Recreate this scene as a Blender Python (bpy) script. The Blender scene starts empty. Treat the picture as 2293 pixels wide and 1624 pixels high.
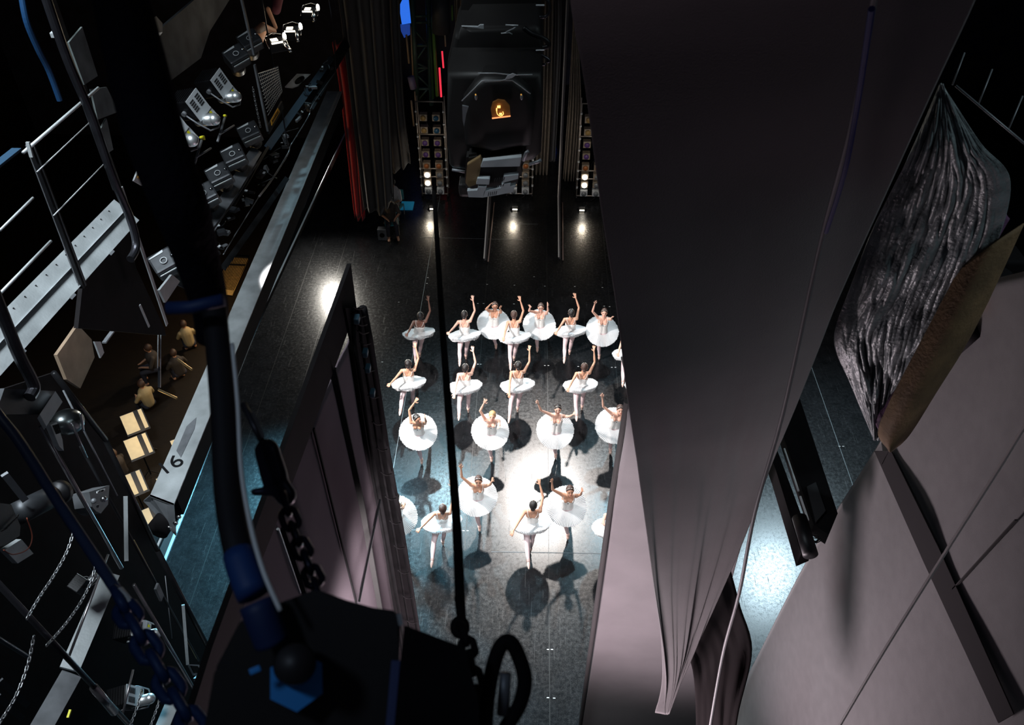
import bpy, bmesh, math, random
from mathutils import Vector, Matrix, noise
random.seed(7)
C = bpy.context.scene.collection
PI = math.pi
V = Vector
# ------------------------------------------------------------------ camera geometry
W, H = 2293, 1624
CX, CY, F = 1146.5, 812.0, 1890.8
CAM = V((0, 0, 15.0))
def ray(px, py):
    return V(((px-CX)/F, -(py-CY)/F, -1.0))
DOWN = ray(1140, 2900).normalized()
ZA = -DOWN
YA = ray(1215, -900); YA = (YA - ZA*YA.dot(ZA)).normalized()
XA = YA.cross(ZA).normalized()
def wray(px, py):
    v = ray(px, py)
    return V((XA.dot(v), YA.dot(v), ZA.dot(v)))
def onz(px, py, z=0.0):
    r = wray(px, py); return CAM + r*((z-CAM.z)/r.z)
def onx(px, py, x):
    r = wray(px, py); return CAM + r*((x-CAM.x)/r.x)
def ony(px, py, y):
    r = wray(px, py); return CAM + r*((y-CAM.y)/r.y)
def ond(px, py, d):
    return CAM + wray(px, py)*d
cam_d = bpy.data.cameras.new('camera'); cam = bpy.data.objects.new('camera', cam_d); C.objects.link(cam)
M3 = Matrix((XA, YA, ZA))          # rows: world axes in camera space -> maps cam vec to world
cam.matrix_world = Matrix.Translation(CAM) @ M3.to_4x4()
cam_d.sensor_width = 36; cam_d.lens = F/W*36; cam_d.clip_end = 200; cam_d.clip_start = .05
cam_d.dof.use_dof = True; cam_d.dof.focus_distance = 16.0; cam_d.dof.aperture_fstop = 4.3
sc = bpy.context.scene; sc.camera = cam
# ------------------------------------------------------------------ materials
def mat(name, col, rough=.6, metal=0., bump=0., bscale=40., var=0., vscale=6., emit=None, estr=0., transl=0., spec=.5, sheen=0., stretch=None):
    m = bpy.data.materials.new(name); m.use_nodes = True
    n = m.node_tree.nodes; l = m.node_tree.links; b = n['Principled BSDF']
    b.inputs['Base Color'].default_value = (*col, 1); b.inputs['Roughness'].default_value = rough
    b.inputs['Metallic'].default_value = metal; b.inputs['Specular IOR Level'].default_value = spec
    if sheen: b.inputs['Sheen Weight'].default_value = sheen
    tc = n.new('ShaderNodeTexCoord'); src = tc.outputs['Object']
    if stretch:
        mp = n.new('ShaderNodeMapping'); mp.inputs['Scale'].default_value = stretch; l.new(src, mp.inputs[0]); src = mp.outputs[0]
    if var:
        t = n.new('ShaderNodeTexNoise'); t.inputs['Scale'].default_value = vscale; t.inputs['Detail'].default_value = 6; l.new(src, t.inputs['Vector'])
        r = n.new('ShaderNodeValToRGB'); r.color_ramp.elements[0].position = .3; r.color_ramp.elements[1].position = .7
        r.color_ramp.elements[0].color = (*[c*(1-var) for c in col], 1); r.color_ramp.elements[1].color = (*[min(1, c*(1+var)) for c in col], 1)
        l.new(t.outputs['Fac'], r.inputs[0]); l.new(r.outputs[0], b.inputs['Base Color'])
    if bump:
        t2 = n.new('ShaderNodeTexNoise'); t2.inputs['Scale'].default_value = bscale; t2.inputs['Detail'].default_value = 4; l.new(src, t2.inputs['Vector'])
        bp = n.new('ShaderNodeBump'); bp.inputs['Strength'].default_value = bump; bp.inputs['Distance'].default_value = .02
        l.new(t2.outputs['Fac'], bp.inputs['Height']); l.new(bp.outputs[0], b.inputs['Normal'])
    if emit:
        b.inputs['Emission Color'].default_value = (*emit, 1); b.inputs['Emission Strength'].default_value = estr
    if transl:
        tr = n.new('ShaderNodeBsdfTranslucent'); tr.inputs[0].default_value = (*col, 1)
        mx = n.new('ShaderNodeMixShader'); mx.inputs[0].default_value = transl
        l.new(b.outputs[0], mx.inputs[1]); l.new(tr.outputs[0], mx.inputs[2]); l.new(mx.outputs[0], n['Material Output'].inputs[0])
    return m
BLACK = mat('black_paint', (.006, .005, .006), .8, var=.3, spec=.15)
BLACKM = mat('black_metal', (.010, .010, .012), .45, .5, var=.3)
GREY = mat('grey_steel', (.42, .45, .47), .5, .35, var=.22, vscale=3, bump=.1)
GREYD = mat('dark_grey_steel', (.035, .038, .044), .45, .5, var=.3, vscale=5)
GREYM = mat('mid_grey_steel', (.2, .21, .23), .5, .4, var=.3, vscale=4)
CHROME = mat('polished_steel', (.7, .72, .75), .22, 1.)
PIPE = mat('painted_pipe', (.05, .05, .06), .3, .8, var=.2)
CHAINM = mat('galvanised_chain', (.35, .36, .38), .35, .9)
LGREY = mat('light_grey_plastic', (.5, .53, .56), .5, var=.08)
MGREY = mat('slot_dark', (.01, .01, .012), .8)
YEL = mat('yellow_paint', (.75, .7, .02), .5)
ORANGE = mat('orange_sticker', (.9, .42, .03), .5)
WHITE = mat('white_paint', (.75, .77, .78), .5, var=.05)
BLUEP = mat('blue_painted_steel', (.02, .10, .35), .4, .2, var=.3, bump=.2)
BLUED = mat('dark_blue_sleeve', (.015, .022, .06), .6, var=.3)
CLOTH = mat('grey_masking_cloth', (.105, .092, .1), .9, var=.1, vscale=2, bump=.15, bscale=120, sheen=.2)
CLOTHB = mat('black_masking_cloth', (.022, .019, .02), .95, var=.15, vscale=3, bump=.15, bscale=90)
CLOTHD = mat('dark_velour', (.05, .046, .052), .95, var=.15, sheen=.3)
CLOTHT = mat('taupe_drape', (.2, .17, .14), .9, var=.15)
RED = mat('red_velvet', (.5, .008, .015), .8, var=.2, sheen=.4)
SKIN = mat('skin', (.72, .42, .32), .55, var=.06)
SKIND = mat('shaded_dark_skin', (.22, .1, .07), .5, var=.06)  # dark skin, with the dancer's shade put into the colour
SKINT = mat('tan_skin', (.55, .29, .19), .55, var=.06)
HAIRB = mat('black_hair', (.012, .009, .009), .35, bump=.4, bscale=150)
HAIRN = mat('brown_hair', (.06, .03, .022), .4, bump=.4, bscale=150)
HAIRY = mat('blonde_hair', (.55, .33, .14), .45, bump=.4, bscale=150)
TIGHT = mat('pink_tights', (.78, .6, .62), .7)
SHOE = mat('pink_satin', (.85, .58, .5), .35)
BOD = mat('white_satin_bodice', (.78, .76, .74), .45, bump=.5, bscale=90, var=.06, vscale=30)
TULLE = mat('white_tulle', (.9, .91, .92), .9, transl=.4, spec=.1)
FEATH = mat('silver_headpiece', (.8, .78, .72), .3, .5)
LIP = mat('lip_red', (.45, .06, .07), .5)
EYE = mat('eye_dark', (.03, .02, .02), .5)
def emis(name, col, s): return mat(name, (0.02, .02, .02), .5, emit=col, estr=s)
LAMPW = emis('lit_lamp_white', (1, .93, .8), 9)
LAMPS = emis('lit_lamp_soft', (1, .9, .72), 3)
LAMPO = emis('lit_lamp_amber', (1, .45, .1), 4)
LED_R = emis('red_led_tube', (1, .04, .08), .9)
LED_G = emis('green_led_tube', (.25, .5, .12), .22)
LED_B = emis('blue_glow_plate', (.01, .09, 1), .9)
LED_C = emis('cyan_screen', (.05, .45, .9), .3)
# ------------------------------------------------------------------ mesh helpers
def link(name, bm, m, parent=None, smooth=False):
    bmesh.ops.recalc_face_normals(bm, faces=bm.faces)
    me = bpy.data.meshes.new(name); bm.to_mesh(me); bm.free()
    if smooth:
        for p in me.polygons: p.use_smooth = True
    for mm in (m if isinstance(m, (list, tuple)) else [m]): me.materials.append(mm)
    o = bpy.data.objects.new(name, me); C.objects.link(o)
    if parent:
        o.parent = parent; o.matrix_parent_inverse = Matrix.Translation(parent.location).inverted() if False else Matrix()
        o.location = -parent.location if parent.type == 'EMPTY' else (0, 0, 0)
    return o
def tag(o, label, cat, group=None, kind=None):
    o['label'] = label; o['category'] = cat
    if group: o['group'] = group
    if kind: o['kind'] = kind
    return o
def struct(o, label=None, cat=None):
    o['kind'] = 'structure'
    if label: o['label'] = label; o['category'] = cat or 'structure'
    return o
def thing(name, loc, label, cat, group=None):
    o = bpy.data.objects.new(name, None); C.objects.link(o); o.location = loc; o.empty_display_size = .2
    return tag(o, label, cat, group)
def nb(): return bmesh.new()
def box(bm, c, sx, sy, sz, rot=None, bevel=0.):
    R = rot.to_4x4() if rot else Matrix()
    mt = Matrix.Translation(c) @ R @ Matrix.Diagonal((sx, sy, sz, 1))
    r = bmesh.ops.create_cube(bm, size=1, matrix=mt)
    if bevel:
        es = list({e for v in r['verts'] for e in v.link_edges})
        bmesh.ops.bevel(bm, geom=es, offset=bevel, segments=2, affect='EDGES', profile=.6)
    return bm
def frame(d, up=V((0, 0, 1))):
    d = d.normalized()
    if abs(d.dot(up)) > .98: up = V((0, 1, 0))
    s = d.cross(up).normalized(); u = s.cross(d).normalized()
    return Matrix((s, d, u)).transposed()
def bar(bm, a, b, w, h, up=V((0, 0, 1)), bevel=0.):
    d = b-a; return box(bm, (a+b)/2, w, d.length, h, frame(d, up), bevel)
def tube(bm, pts, r, seg=10, closed=False, caps=True):
    n = len(pts); rings = []; up = None
    for i, p in enumerate(pts):
        if closed: d = pts[(i+1) % n]-pts[i-1]
        else: d = pts[min(i+1, n-1)]-pts[max(i-1, 0)]
        d = d.normalized()
        if up is None: up = V((0, 0, 1)) if abs(d.z) < .9 else V((1, 0, 0))
        s = d.cross(up).normalized(); up = s.cross(d).normalized()
        rr = r[i] if isinstance(r, (list, tuple)) else r
        rings.append([bm.verts.new(p+(s*math.cos(2*PI*k/seg)+up*math.sin(2*PI*k/seg))*rr) for k in range(seg)])
    m = n if closed else n-1
    for i in range(m):
        A, B = rings[i], rings[(i+1) % n]
        for k in range(seg): bm.faces.new((A[k], A[(k+1) % seg], B[(k+1) % seg], B[k]))
    if caps and not closed:
        bm.faces.new(rings[0]); bm.faces.new(rings[-1])
    return bm
def smoothp(pts, n=6):
    out = []; P = [pts[0]]+list(pts)+[pts[-1]]
    for i in range(1, len(P)-2):
        for k in range(n):
            t = k/n; a, b, c, d = P[i-1:i+3]
            out.append(.5*((2*b)+(c-a)*t+(2*a-5*b+4*c-d)*t*t+(3*b-a-3*c+d)*t**3))
    out.append(P[-2]); return out
def plate(bm, pts, th):
    """flat polygon with thickness vector th"""
    a = [bm.verts.new(p) for p in pts]; b = [bm.verts.new(p+th) for p in pts]; n = len(pts)
    bm.faces.new(a); bm.faces.new(b[::-1])
    for i in range(n): bm.faces.new((a[i], a[(i+1) % n], b[(i+1) % n], b[i]))
    return bm
def cyl(bm, a, b, r0, r1=None, seg=20):
    return tube(bm, [a, b], [r0, r0 if r1 is None else r1], seg)
def capsule(bm, a, b, ra, rb, seg=12):
    d = b-a; L = d.length
    if L < 1e-5: d = V((0, 0, 1e-4)); L = 1e-4
    R = frame(d); s = R.col[0]; u = R.col[2]; dn = d.normalized(); rings = []
    for k in range(1, 5):
        th = PI/2*(1-k/4.); rings.append((a-dn*ra*math.sin(th), ra*math.cos(th)))
    for k in range(0, 4):
        th = PI/2*k/4.; rings.append((b+dn*rb*math.sin(th), rb*math.cos(th)))
    rv = [[bm.verts.new(c+(s*math.cos(2*PI*j/seg)+u*math.sin(2*PI*j/seg))*r) for j in range(seg)] for c, r in rings]
    for i in range(len(rv)-1):
        for j in range(seg): bm.faces.new((rv[i][j], rv[i][(j+1) % seg], rv[i+1][(j+1) % seg], rv[i+1][j]))
    p0 = bm.verts.new(a-dn*ra); p1 = bm.verts.new(b+dn*rb)
    for j in range(seg):
        bm.faces.new((p0, rv[0][(j+1) % seg], rv[0][j])); bm.faces.new((p1, rv[-1][j], rv[-1][(j+1) % seg]))
def ball(bm, c, r, sc3=(1, 1, 1), rot=None, u=16, v=10):
    bmesh.ops.create_uvsphere(bm, u_segments=u, v_segments=v, radius=1, matrix=Matrix.Translation(c) @ (rot.to_4x4() if rot else Matrix()) @ Matrix.Diagonal((r*sc3[0], r*sc3[1], r*sc3[2], 1)))
def remesh(o, v, sm=3):
    m = o.modifiers.new('remesh', 'REMESH'); m.mode = 'VOXEL'; m.voxel_size = v; m.use_smooth_shade = True
    s = o.modifiers.new('smooth', 'SMOOTH'); s.iterations = sm; s.factor = .5
def loft(name, A, B, nu, nv, m, disp=None, parent=None, thick=.01, sm=True):
    """surface between two smooth edge curves A and B (lists of points), real thickness"""
    def samp(P, t):
        Q = smoothp(P, 8); f = t*(len(Q)-1); i = min(int(f), len(Q)-2); return Q[i].lerp(Q[i+1], f-i)
    bm = nb(); g = []
    for j in range(nv+1):
        t = j/nv; a = samp(A, t); b = samp(B, t); row = []
        for i in range(nu+1):
            s = i/nu; p = a.lerp(b, s)
            if disp: p = p + disp(s, t, p)
            row.append(bm.verts.new(p))
        g.append(row)
    for j in range(nv):
        for i in range(nu): bm.faces.new((g[j][i], g[j][i+1], g[j+1][i+1], g[j+1][i]))
    o = link(name, bm, m, parent, sm)
    s = o.modifiers.new('thickness', 'SOLIDIFY'); s.thickness = thick; s.offset = 0
    return o
def chain(bm, pts, link_len=.05, r=.007, w=.018):
    L = [0]
    for i in range(1, len(pts)): L.append(L[-1]+(pts[i]-pts[i-1]).length)
    n = max(2, int(L[-1]/(link_len*.72)))
    for k in range(n):
        s = (k+.5)/n*L[-1]; i = 0
        while i < len(L)-2 and L[i+1] < s: i += 1
        p = pts[i].lerp(pts[i+1], (s-L[i])/(L[i+1]-L[i])); d = (pts[i+1]-pts[i]).normalized()
        R = frame(d); sd = R.col[0] if k % 2 else R.col[2]
        loop = []
        for q in range(12):
            a = 2*PI*q/12; hl = link_len/2-w
            loop.append(p+d*(math.sin(a)*w+(hl if math.sin(a) > 0 else -hl))+sd*math.cos(a)*w)
        tube(bm, loop, r, 6, closed=True)
    return bm
# ------------------------------------------------------------------ dancers
def reach(sh, px, py, L, prefer, ydir, ref=None):
    """point along the sight of a hand whose distance from the shoulder is the arm length"""
    best = None; r = wray(px, py); r = r/abs(r.z)
    for k in range(0, 400):
        z = .5+k*.005
        p = CAM+r*(CAM.z-z); d = (p-sh).length
        fwd = (p-sh).y*ydir
        cost = abs(d-L) - (.08*fwd*prefer)
        if best is None or cost < best[0]: best = (cost, p)
    p = best[1]; v = p-sh
    if v.length > L: p = sh+v.normalized()*L
    return p
def arm_chain(sh, hd, bendv, ua=.29, fa=.25):
    v = hd-sh; D = min(v.length, ua+fa-.004); n = v.normalized()
    a = (ua*ua-fa*fa+D*D)/(2*D); h = math.sqrt(max(0, ua*ua-a*a))
    b = (bendv-n*bendv.dot(n)).normalized()
    return sh+n*a+b*h, sh+n*D
def hand(bm, wr, d, palm, side):
    """palm, four bent fingers of unequal length and a thumb leaving the side of the palm"""
    d = d.normalized(); s = d.cross(palm).normalized()*side; n = palm.normalized()
    capsule(bm, wr, wr+d*.03, .019, .021, 8)
    for k, (o, l) in enumerate(((-.027, .062), (-.009, .073), (.009, .07), (.026, .056))):
        b0 = wr+d*.035+s*o*.55; b1 = wr+d*.085+s*o
        capsule(bm, b0, b1, .012, .0095, 8)
        k1 = b1+(d+s*o*6-n*(.15+.12*k)).normalized()*l*.5; k2 = k1+(d+s*o*5-n*(.45+.15*k)).normalized()*l*.5
        capsule(bm, b1, k1, .0095, .008, 8); capsule(bm, k1, k2, .008, .0065, 8)
    t0 = wr+d*.02-s*.018; t1 = t0+(d*.6-s*.8-n*.2).normalized()*.04; t2 = t1+(d*.9-s*.3-n*.3).normalized()*.032
    capsule(bm, t0, t1, .012, .01, 8); capsule(bm, t1, t2, .01, .0075, 8)
def tutu(c, ax, R, seed, parent):
    """five ruffled tulle layers round the hips"""
    rnd = random.Random(seed); fr = frame(ax); X_, Y_ = fr.col[0], fr.col[2]; bm = nb(); N = 300
    for L in range(5):
        Ro = R*(1-.03*L); Ri = .115; rings = []; ph = rnd.random()*6
        amp = .009+.002*L
        for j, t in enumerate((0, .2, .45, .7, .88, 1)):
            row = []
            for i in range(N):
                a = 2*PI*i/N
                jag = (rnd.random()-.5)*.07*(t > .95)
                r = Ri+(Ro-Ri)*(t+jag)*(1+.02*math.sin(3*a+ph)*t)
                z = .035-.014*L*(.6+t) - .02*t*t + amp*.8*t*math.sin(72*a+ph)+.008*t*math.sin(7*a+ph*2)
                row.append(bm.verts.new(c+X_*r*math.cos(a)+Y_*r*math.sin(a)+ax*z))
            rings.append(row)
        for j in range(5):
            for i in range(N): bm.faces.new((rings[j][i], rings[j][(i+1) % N], rings[j+1][(i+1) % N], rings[j+1][i]))
    o = link('tutu', bm, TULLE, parent, True); return o
def dancer(kind, foot, tut, head, hr, hl, toe, label, skin=SKIN, hair=HAIRB, R=.43, look=0., seed=0):
    yd = 1 if kind == 'B' else -1
    fw = V((0, yd, 0)); rt = V((yd, 0, 0)); up = V((0, 0, 1))
    tz = 1.0
    pel = onz(*tut, tz); ft = onz(*foot, 0)
    # keep the supporting toe within a leg's reach of the hip
    hv = ft-pel; hv.z = 0
    if hv.length > .16: hv = hv.normalized()*.16
    ft = V((pel.x+hv.x, pel.y+hv.y, .0))
    tilt = math.radians(23 if kind == 'B' else 29)
    ax = (up*math.cos(tilt)+fw*math.sin(tilt)).normalized()
    if hl is not None: ax = (ax - rt*.10).normalized()
    hc = onz(*head, 1.60); v = hc-pel; 
    dv = V((v.x, v.y, .56)); lim = .30
    hh = V((dv.x, dv.y, 0)); 
    if hh.length > lim: hh = hh.normalized()*lim
    hc = pel+V((hh.x, hh.y, .56)).normalized()*.61
    spine = (hc-pel).normalized()
    # torso joints
    wa = pel+spine*.12; ch = pel+spine*.30-fw*.015; nk = pel+spine*.44-fw*.02
    root = thing('person', ft, label, 'person', 'ballet dancers on the stage')
    shR = nk+rt*.155-spine*.035; shL = nk-rt*.155-spine*.035
    def tgt(p, sh, pref): 
        return reach(sh, p[0], p[1], .64, pref, yd)
    hR = tgt(hr, shR, 1.0 if kind == 'B' else .6)
    hL = tgt(hl, shL, -1.0 if kind == 'B' else .5) if hl else shL+(-rt*.5-fw*.2-up*.25).normalized()*.6
    if hR.z > nk.z+.15: shR = shR+spine*.04+rt*-.01
    elR, wrR = arm_chain(shR, shR+(hR-shR)*.84, rt*.6-up*.5)
    elL, wrL = arm_chain(shL, shL+(hL-shL)*.84, -rt*.3-up*.6)
    bm = nb()
    # pelvis, torso
    for s in (-1, 1):
        o = rt*s
        capsule(bm, pel+o*.055-ax*.05, wa+o*.04, .098, .078)
        capsule(bm, wa+o*.038, ch+o*.05, .078, .088)
        capsule(bm, ch+o*.05, nk+o*.07-spine*.05, .088, .06)
        capsule(bm, ch+o*.06+fw*.06, ch+o*.055+fw*.03-spine*.03, .052, .06)
        capsule(bm, nk-spine*.03+o*.06, (shR if s > 0 else shL), .05, .046)
    hd0 = (hc-nk).normalized()
    capsule(bm, nk-spine*.04, nk+hd0*.10, .052, .047)
    # head: skull, jaw, nose, ears
    fdir = (fw*1.0+rt*look+up*(.22 if kind == 'F' else .25)).normalized()
    side = fdir.cross(up).normalized(); hu = side.cross(fdir).normalized()
    HR = Matrix((side, fdir, hu)).transposed(); sk = hc+hu*.02
    ball(bm, sk, .1, (.76, .93, 1.0), HR)
    ball(bm, sk+fdir*.022-hu*.055, .066, (.86, 1.0, .95), HR)
    capsule(bm, sk+fdir*.085+hu*.01, sk+fdir*.108-hu*.028, .009, .013, 8)
    for s in (-1, 1): ball(bm, sk+side*s*.077-hu*.015-fdir*.005, .022, (.35, .7, 1.15), HR, 10, 8)
    ball(bm, sk+fdir*.072-hu*.088, .022, (1, .8, .7), HR, 10, 8)
    # arms
    for sh, el, wr, sg, pd in ((shR, elR, wrR, 1, hR), (shL, elL, wrL, -1, hL)):
        capsule(bm, sh, sh.lerp(el, .45), .040, .034); capsule(bm, sh.lerp(el, .45), el, .034, .026)
        capsule(bm, el, el.lerp(wr, .3), .027, .028); capsule(bm, el.lerp(wr, .3), wr, .028, .017)
        dd = (wr-el).normalized(); bd = (dd+fw*.12*(1 if sg > 0 else -1)+up*.1).normalized()
        hand(bm, wr, bd, (up*.8+fw*.3-rt*.2*sg), sg*yd)
    # legs
    hipR = pel+rt*.085-up*.06; hipL = pel-rt*.085-up*.06
    ankR = ft+V((0, 0, .155)); kneR = hipR.lerp(ankR, .52)+fw*.03
    if toe is not None:
        tp = reach(hipL, toe[0], toe[1], .93, -.9, yd)
    else:
        tp = hipL-fw*.66-up*.35-rt*.03
        if kind == 'B': tp = hipL-fw*.6-up*.72
    tv = (tp-hipL).normalized(); tp = hipL+tv*.95
    ankL = hipL+tv*.80; kneL = hipL.lerp(ankL, .52)-rt*.02-up*.01
    legs = []
    for hip, kn, an, tt in ((hipR, kneR, ankR, ft+fw*.012), (hipL, kneL, ankL, tp)):
        d = (kn-hip)
        L = [(hip, hip+d*.5, .088, .074), (hip+d*.5, kn, .074, .052), (kn, kn.lerp(an, .35)-fw*.012, .051, .053), (kn.lerp(an, .35)-fw*.012, an, .053, .03)]
        legs.append((L, an, tt))
        for a, b, ra, rb in L: capsule(bm, a, b, ra-.006, rb-.006)
        capsule(bm, an, an.lerp(tt, .55)+fw*.012, .026, .026); capsule(bm, an.lerp(tt, .55)+fw*.012, tt.lerp(an, .08), .025, .013)
    body = link('body', bm, skin, root, True); remesh(body, .0085, 2)
    # tights
    bm = nb()
    for L, an, tt in legs:
        for a, b, ra, rb in L: capsule(bm, a, b, ra, rb)
    for s in (-1, 1): capsule(bm, pel+rt*s*.055-up*.05, pel+rt*s*.05, .102, .1)
    o = link('tights', bm, TIGHT, root, True); remesh(o, .011, 2)
    # pointe shoes
    for L, an, tt in legs:
        d = (tt-an).normalized(); bm = nb(); m1 = an.lerp(tt, .5)+fw*.014
        capsule(bm, an+d*.012-fw*.012, m1, .033, .034); capsule(bm, m1, tt-d*.016, .034, .017)
        o = link('pointe_shoe', bm, SHOE, root, True); remesh(o, .008, 2)
        bm = nb(); fr = frame((an-L[3][0]).normalized())
        for q in (0, .022, .044):
            c = an-(an-L[3][0]).normalized()*(q+.005)
            tube(bm, [c+(fr.col[0]*math.cos(a)+fr.col[2]*math.sin(a))*.036 for a in [2*PI*k/12 for k in range(12)]], .005, 6, closed=True)
        link('ankle_ribbon', bm, SHOE, o, True)
    # bodice
    bm = nb()
    for s in (-1, 1):
        o_ = rt*s
        capsule(bm, pel+o_*.05-ax*.01, wa+o_*.04, .106, .086)
        capsule(bm, wa+o_*.038, ch+o_*.05-spine*.045, .087, .095)
        capsule(bm, ch+o_*.07+fw*.06-spine*.012, ch+o_*.055+fw*.035-spine*.05, .053, .064)
    bo = link('bodice', bm, BOD, root, True); remesh(bo, .011, 2)
    for s in (-1, 1):
        bm = nb(); o_ = rt*s
        tube(bm, smoothp([ch+o_*.085+fw*.115+spine*.03, ch+o_*.105+fw*.075+spine*.09, nk+o_*.1+fw*.01+spine*.018, nk+o_*.1-fw*.045, ch+o_*.08-fw*.095+spine*.07, ch+o_*.05-fw*.1+spine*.02], 5), .006, 6)
        link('strap', bm, BOD, bo, True)
    if kind == 'F':
        bm = nb(); ball(bm, ch+fw*.118-spine*.035, .011, u=10, v=8); link('brooch', bm, EYE, bo, True)
    tutu(pel+ax*.0, ax, R, seed, root)
    # hair, bun, headpiece, face
    bm = nb(); ball(bm, sk-fdir*.014+hu*.014, .104, (.79, .93, .98), HR, 20, 14)
    bmesh.ops.bisect_plane(bm, geom=bm.verts[:]+bm.edges[:]+bm.faces[:], plane_co=sk+fdir*.034+hu*.004, plane_no=(fdir*.80-hu*.6).normalized(), clear_outer=True)
    hO = link('hair', bm, hair, root, True)
    bm = nb(); ball(bm, sk-fdir*.098-hu*.012, .043, (1, .8, 1), HR); link('hair_bun', bm, hair, hO, True)
    bm = nb()
    for s in (-1, 1):
        tube(bm, smoothp([sk+side*s*.01+fdir*.055+hu*.092, sk+side*s*.05+fdir*.04+hu*.078, sk+side*s*.078+fdir*.015+hu*.03], 4), [.0035]*9, 6)
    link('headpiece', bm, FEATH, root, True)
    if kind == 'F':
        for s in (-1, 1):
            bm = nb(); ball(bm, sk+side*s*.031+fdir*.0865+hu*.003, .0125, (1.25, .5, .55), HR, 10, 8); link('eye', bm, EYE, root, True)
            bm = nb(); capsule(bm, sk+side*s*.017+fdir*.09+hu*.024, sk+side*s*.046+fdir*.08+hu*.024, .0042, .003, 6); link('eyebrow', bm, hair, root, True)
        bm = nb(); ball(bm, sk+fdir*.087-hu*.06, .019, (1, .45, .4), HR, 12, 8); link('lips', bm, LIP, root, True)
    return root
DN = [
 ('B', (940,800),(938,745),(941,708),(961,665),(910,752),(930,812), 'dark-skinned dancer in white tutu facing away, leftmost of the rearmost row', SKIND, HAIRB),
 ('B', (1044,800),(1040,750),(1040,706),(1061,663),(1003,748),(1029,820), 'dancer facing away in rearmost row beside the hanging cable, left of the tallest gap', SKIN, HAIRB),
 ('F', (1112,780),(1105,726),(1108,687),(1097,681),(1120,690),None, 'dancer facing the camera with both hands raised beside her dark hair, rearmost row', SKINT, HAIRN),
 ('B', (1150,798),(1152,754),(1151,705),(1166,662),(1127,762),(1143,829), 'dancer facing away between the two camera-facing dancers of the rearmost row', SKINT, HAIRN),
 ('F', (1203,789),(1208,728),(1211,690),(1185,686),(1227,683),None, 'red-haired dancer facing the camera with both bent arms lifted, rearmost row', SKIN, HAIRN),
 ('B', (1277,788),(1277,740),(1279,702),(1289,655),(1244,748),(1263,813), 'dancer facing away in rearmost row whose hand reaches highest in the photo', SKINT, HAIRB),
 ('F', (1341,806),(1348,742),(1353,702),(1330,677),(1370,713),None, 'camera-facing dancer nearest the big curtain in the rearmost row, one arm up', SKIN, HAIRN),
 ('B', (1410,845),(1408,792),(1407,750),(1420,700),(1383,797),(1394,866), 'dancer mostly hidden by the curtain, small piece of tutu showing behind the rearmost row', SKIN, HAIRN),
 ('B', (926,910),(915,857),(914,816),(932,768),(870,864),(895,930), 'dancer facing away, leftmost of the four in the second row, long arm held out left', SKINT, HAIRB),
 ('B', (1049,925),(1041,865),(1042,825),(1061,775),(1016,890),(1027,941), 'dancer facing away in the second row just right of the hanging cable', SKIN, HAIRB),
 ('B', (1159,924),(1159,862),(1160,820),(1188,778),(1140,888),(1139,947), 'dancer with dark hair bun facing away, third from left in the second row', SKINT, HAIRB),
 ('B', (1304,918),(1300,862),(1308,823),(1333,775),(1271,875),(1291,943), 'dancer facing away in the second row, rightmost with her whole tutu in view', SKINT, HAIRN),
 ('B', (1440,920),(1438,862),(1440,820),(1465,775),(1408,880),(1424,940), 'dancer of the second row hidden by the curtain but for a white sliver of tutu', SKIN, HAIRN),
 ('F', (945,1040),(937,968),(934,938),(930,893),(952,935),None, 'camera-facing dancer with face turned left, leftmost of the third row', SKINT, HAIRB),
 ('F', (1101,1035),(1098,967),(1102,932),(1083,896),(1117,960),None, 'blonde dancer facing the camera, one arm raised, third row', SKIN, HAIRY),
 ('F', (1244,1027),(1243,965),(1249,918),(1200,901),(1287,928),None, 'dark-haired camera-facing dancer with both arms spread wide, third row', SKIN, HAIRB),
 ('F', (1366,1017),(1374,954),(1388,918),(1345,886),(1410,935),None, 'camera-facing dancer partly cut off by the curtain edge, rightmost of the third row', SKIN, HAIRN),
 ('F', (895,1240),(888,1157),(885,1118),(868,1080),(897,1142),None, 'dancer half hidden behind the black masking edge, leftmost of the nearest row', SKINT, HAIRB),
 ('B', (992,1222),(988,1168),(991,1138),(1013,1078),(935,1190),(966,1270), 'dancer facing away crossed by the hanging cable in the nearest row', SKINT, HAIRN),
 ('F', (1075,1193),(1068,1112),(1071,1078),(1028,1044),(1104,1077),None, 'camera-facing dancer with arms lifted just right of the cable, nearest row', SKINT, HAIRN),
 ('B', (1187,1240),(1190,1170),(1194,1132),(1209,1072),(1145,1197),(1184,1273), 'dancer facing away with head thrown back, second from right in the nearest row', SKINT, HAIRB),
 ('F', (1271,1208),(1268,1134),(1276,1100),(1232,1077),(1305,1100),None, 'camera-facing dancer in warm light with spread fingers, right side of nearest row', SKINT, HAIRN),
 ('B', (1374,1240),(1371,1180),(1374,1140),(1392,1080),(1352,1175),(1366,1265), 'dancer mostly behind the curtain, pale tutu edge showing at right of nearest row', SKIN, HAIRN),
]
for i, d in enumerate(DN):
    dancer(*d, seed=i, R=.42 if d[0] == 'B' else .43, look=(-.9 if i == 13 else .1*math.sin(i*2.3)))
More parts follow.
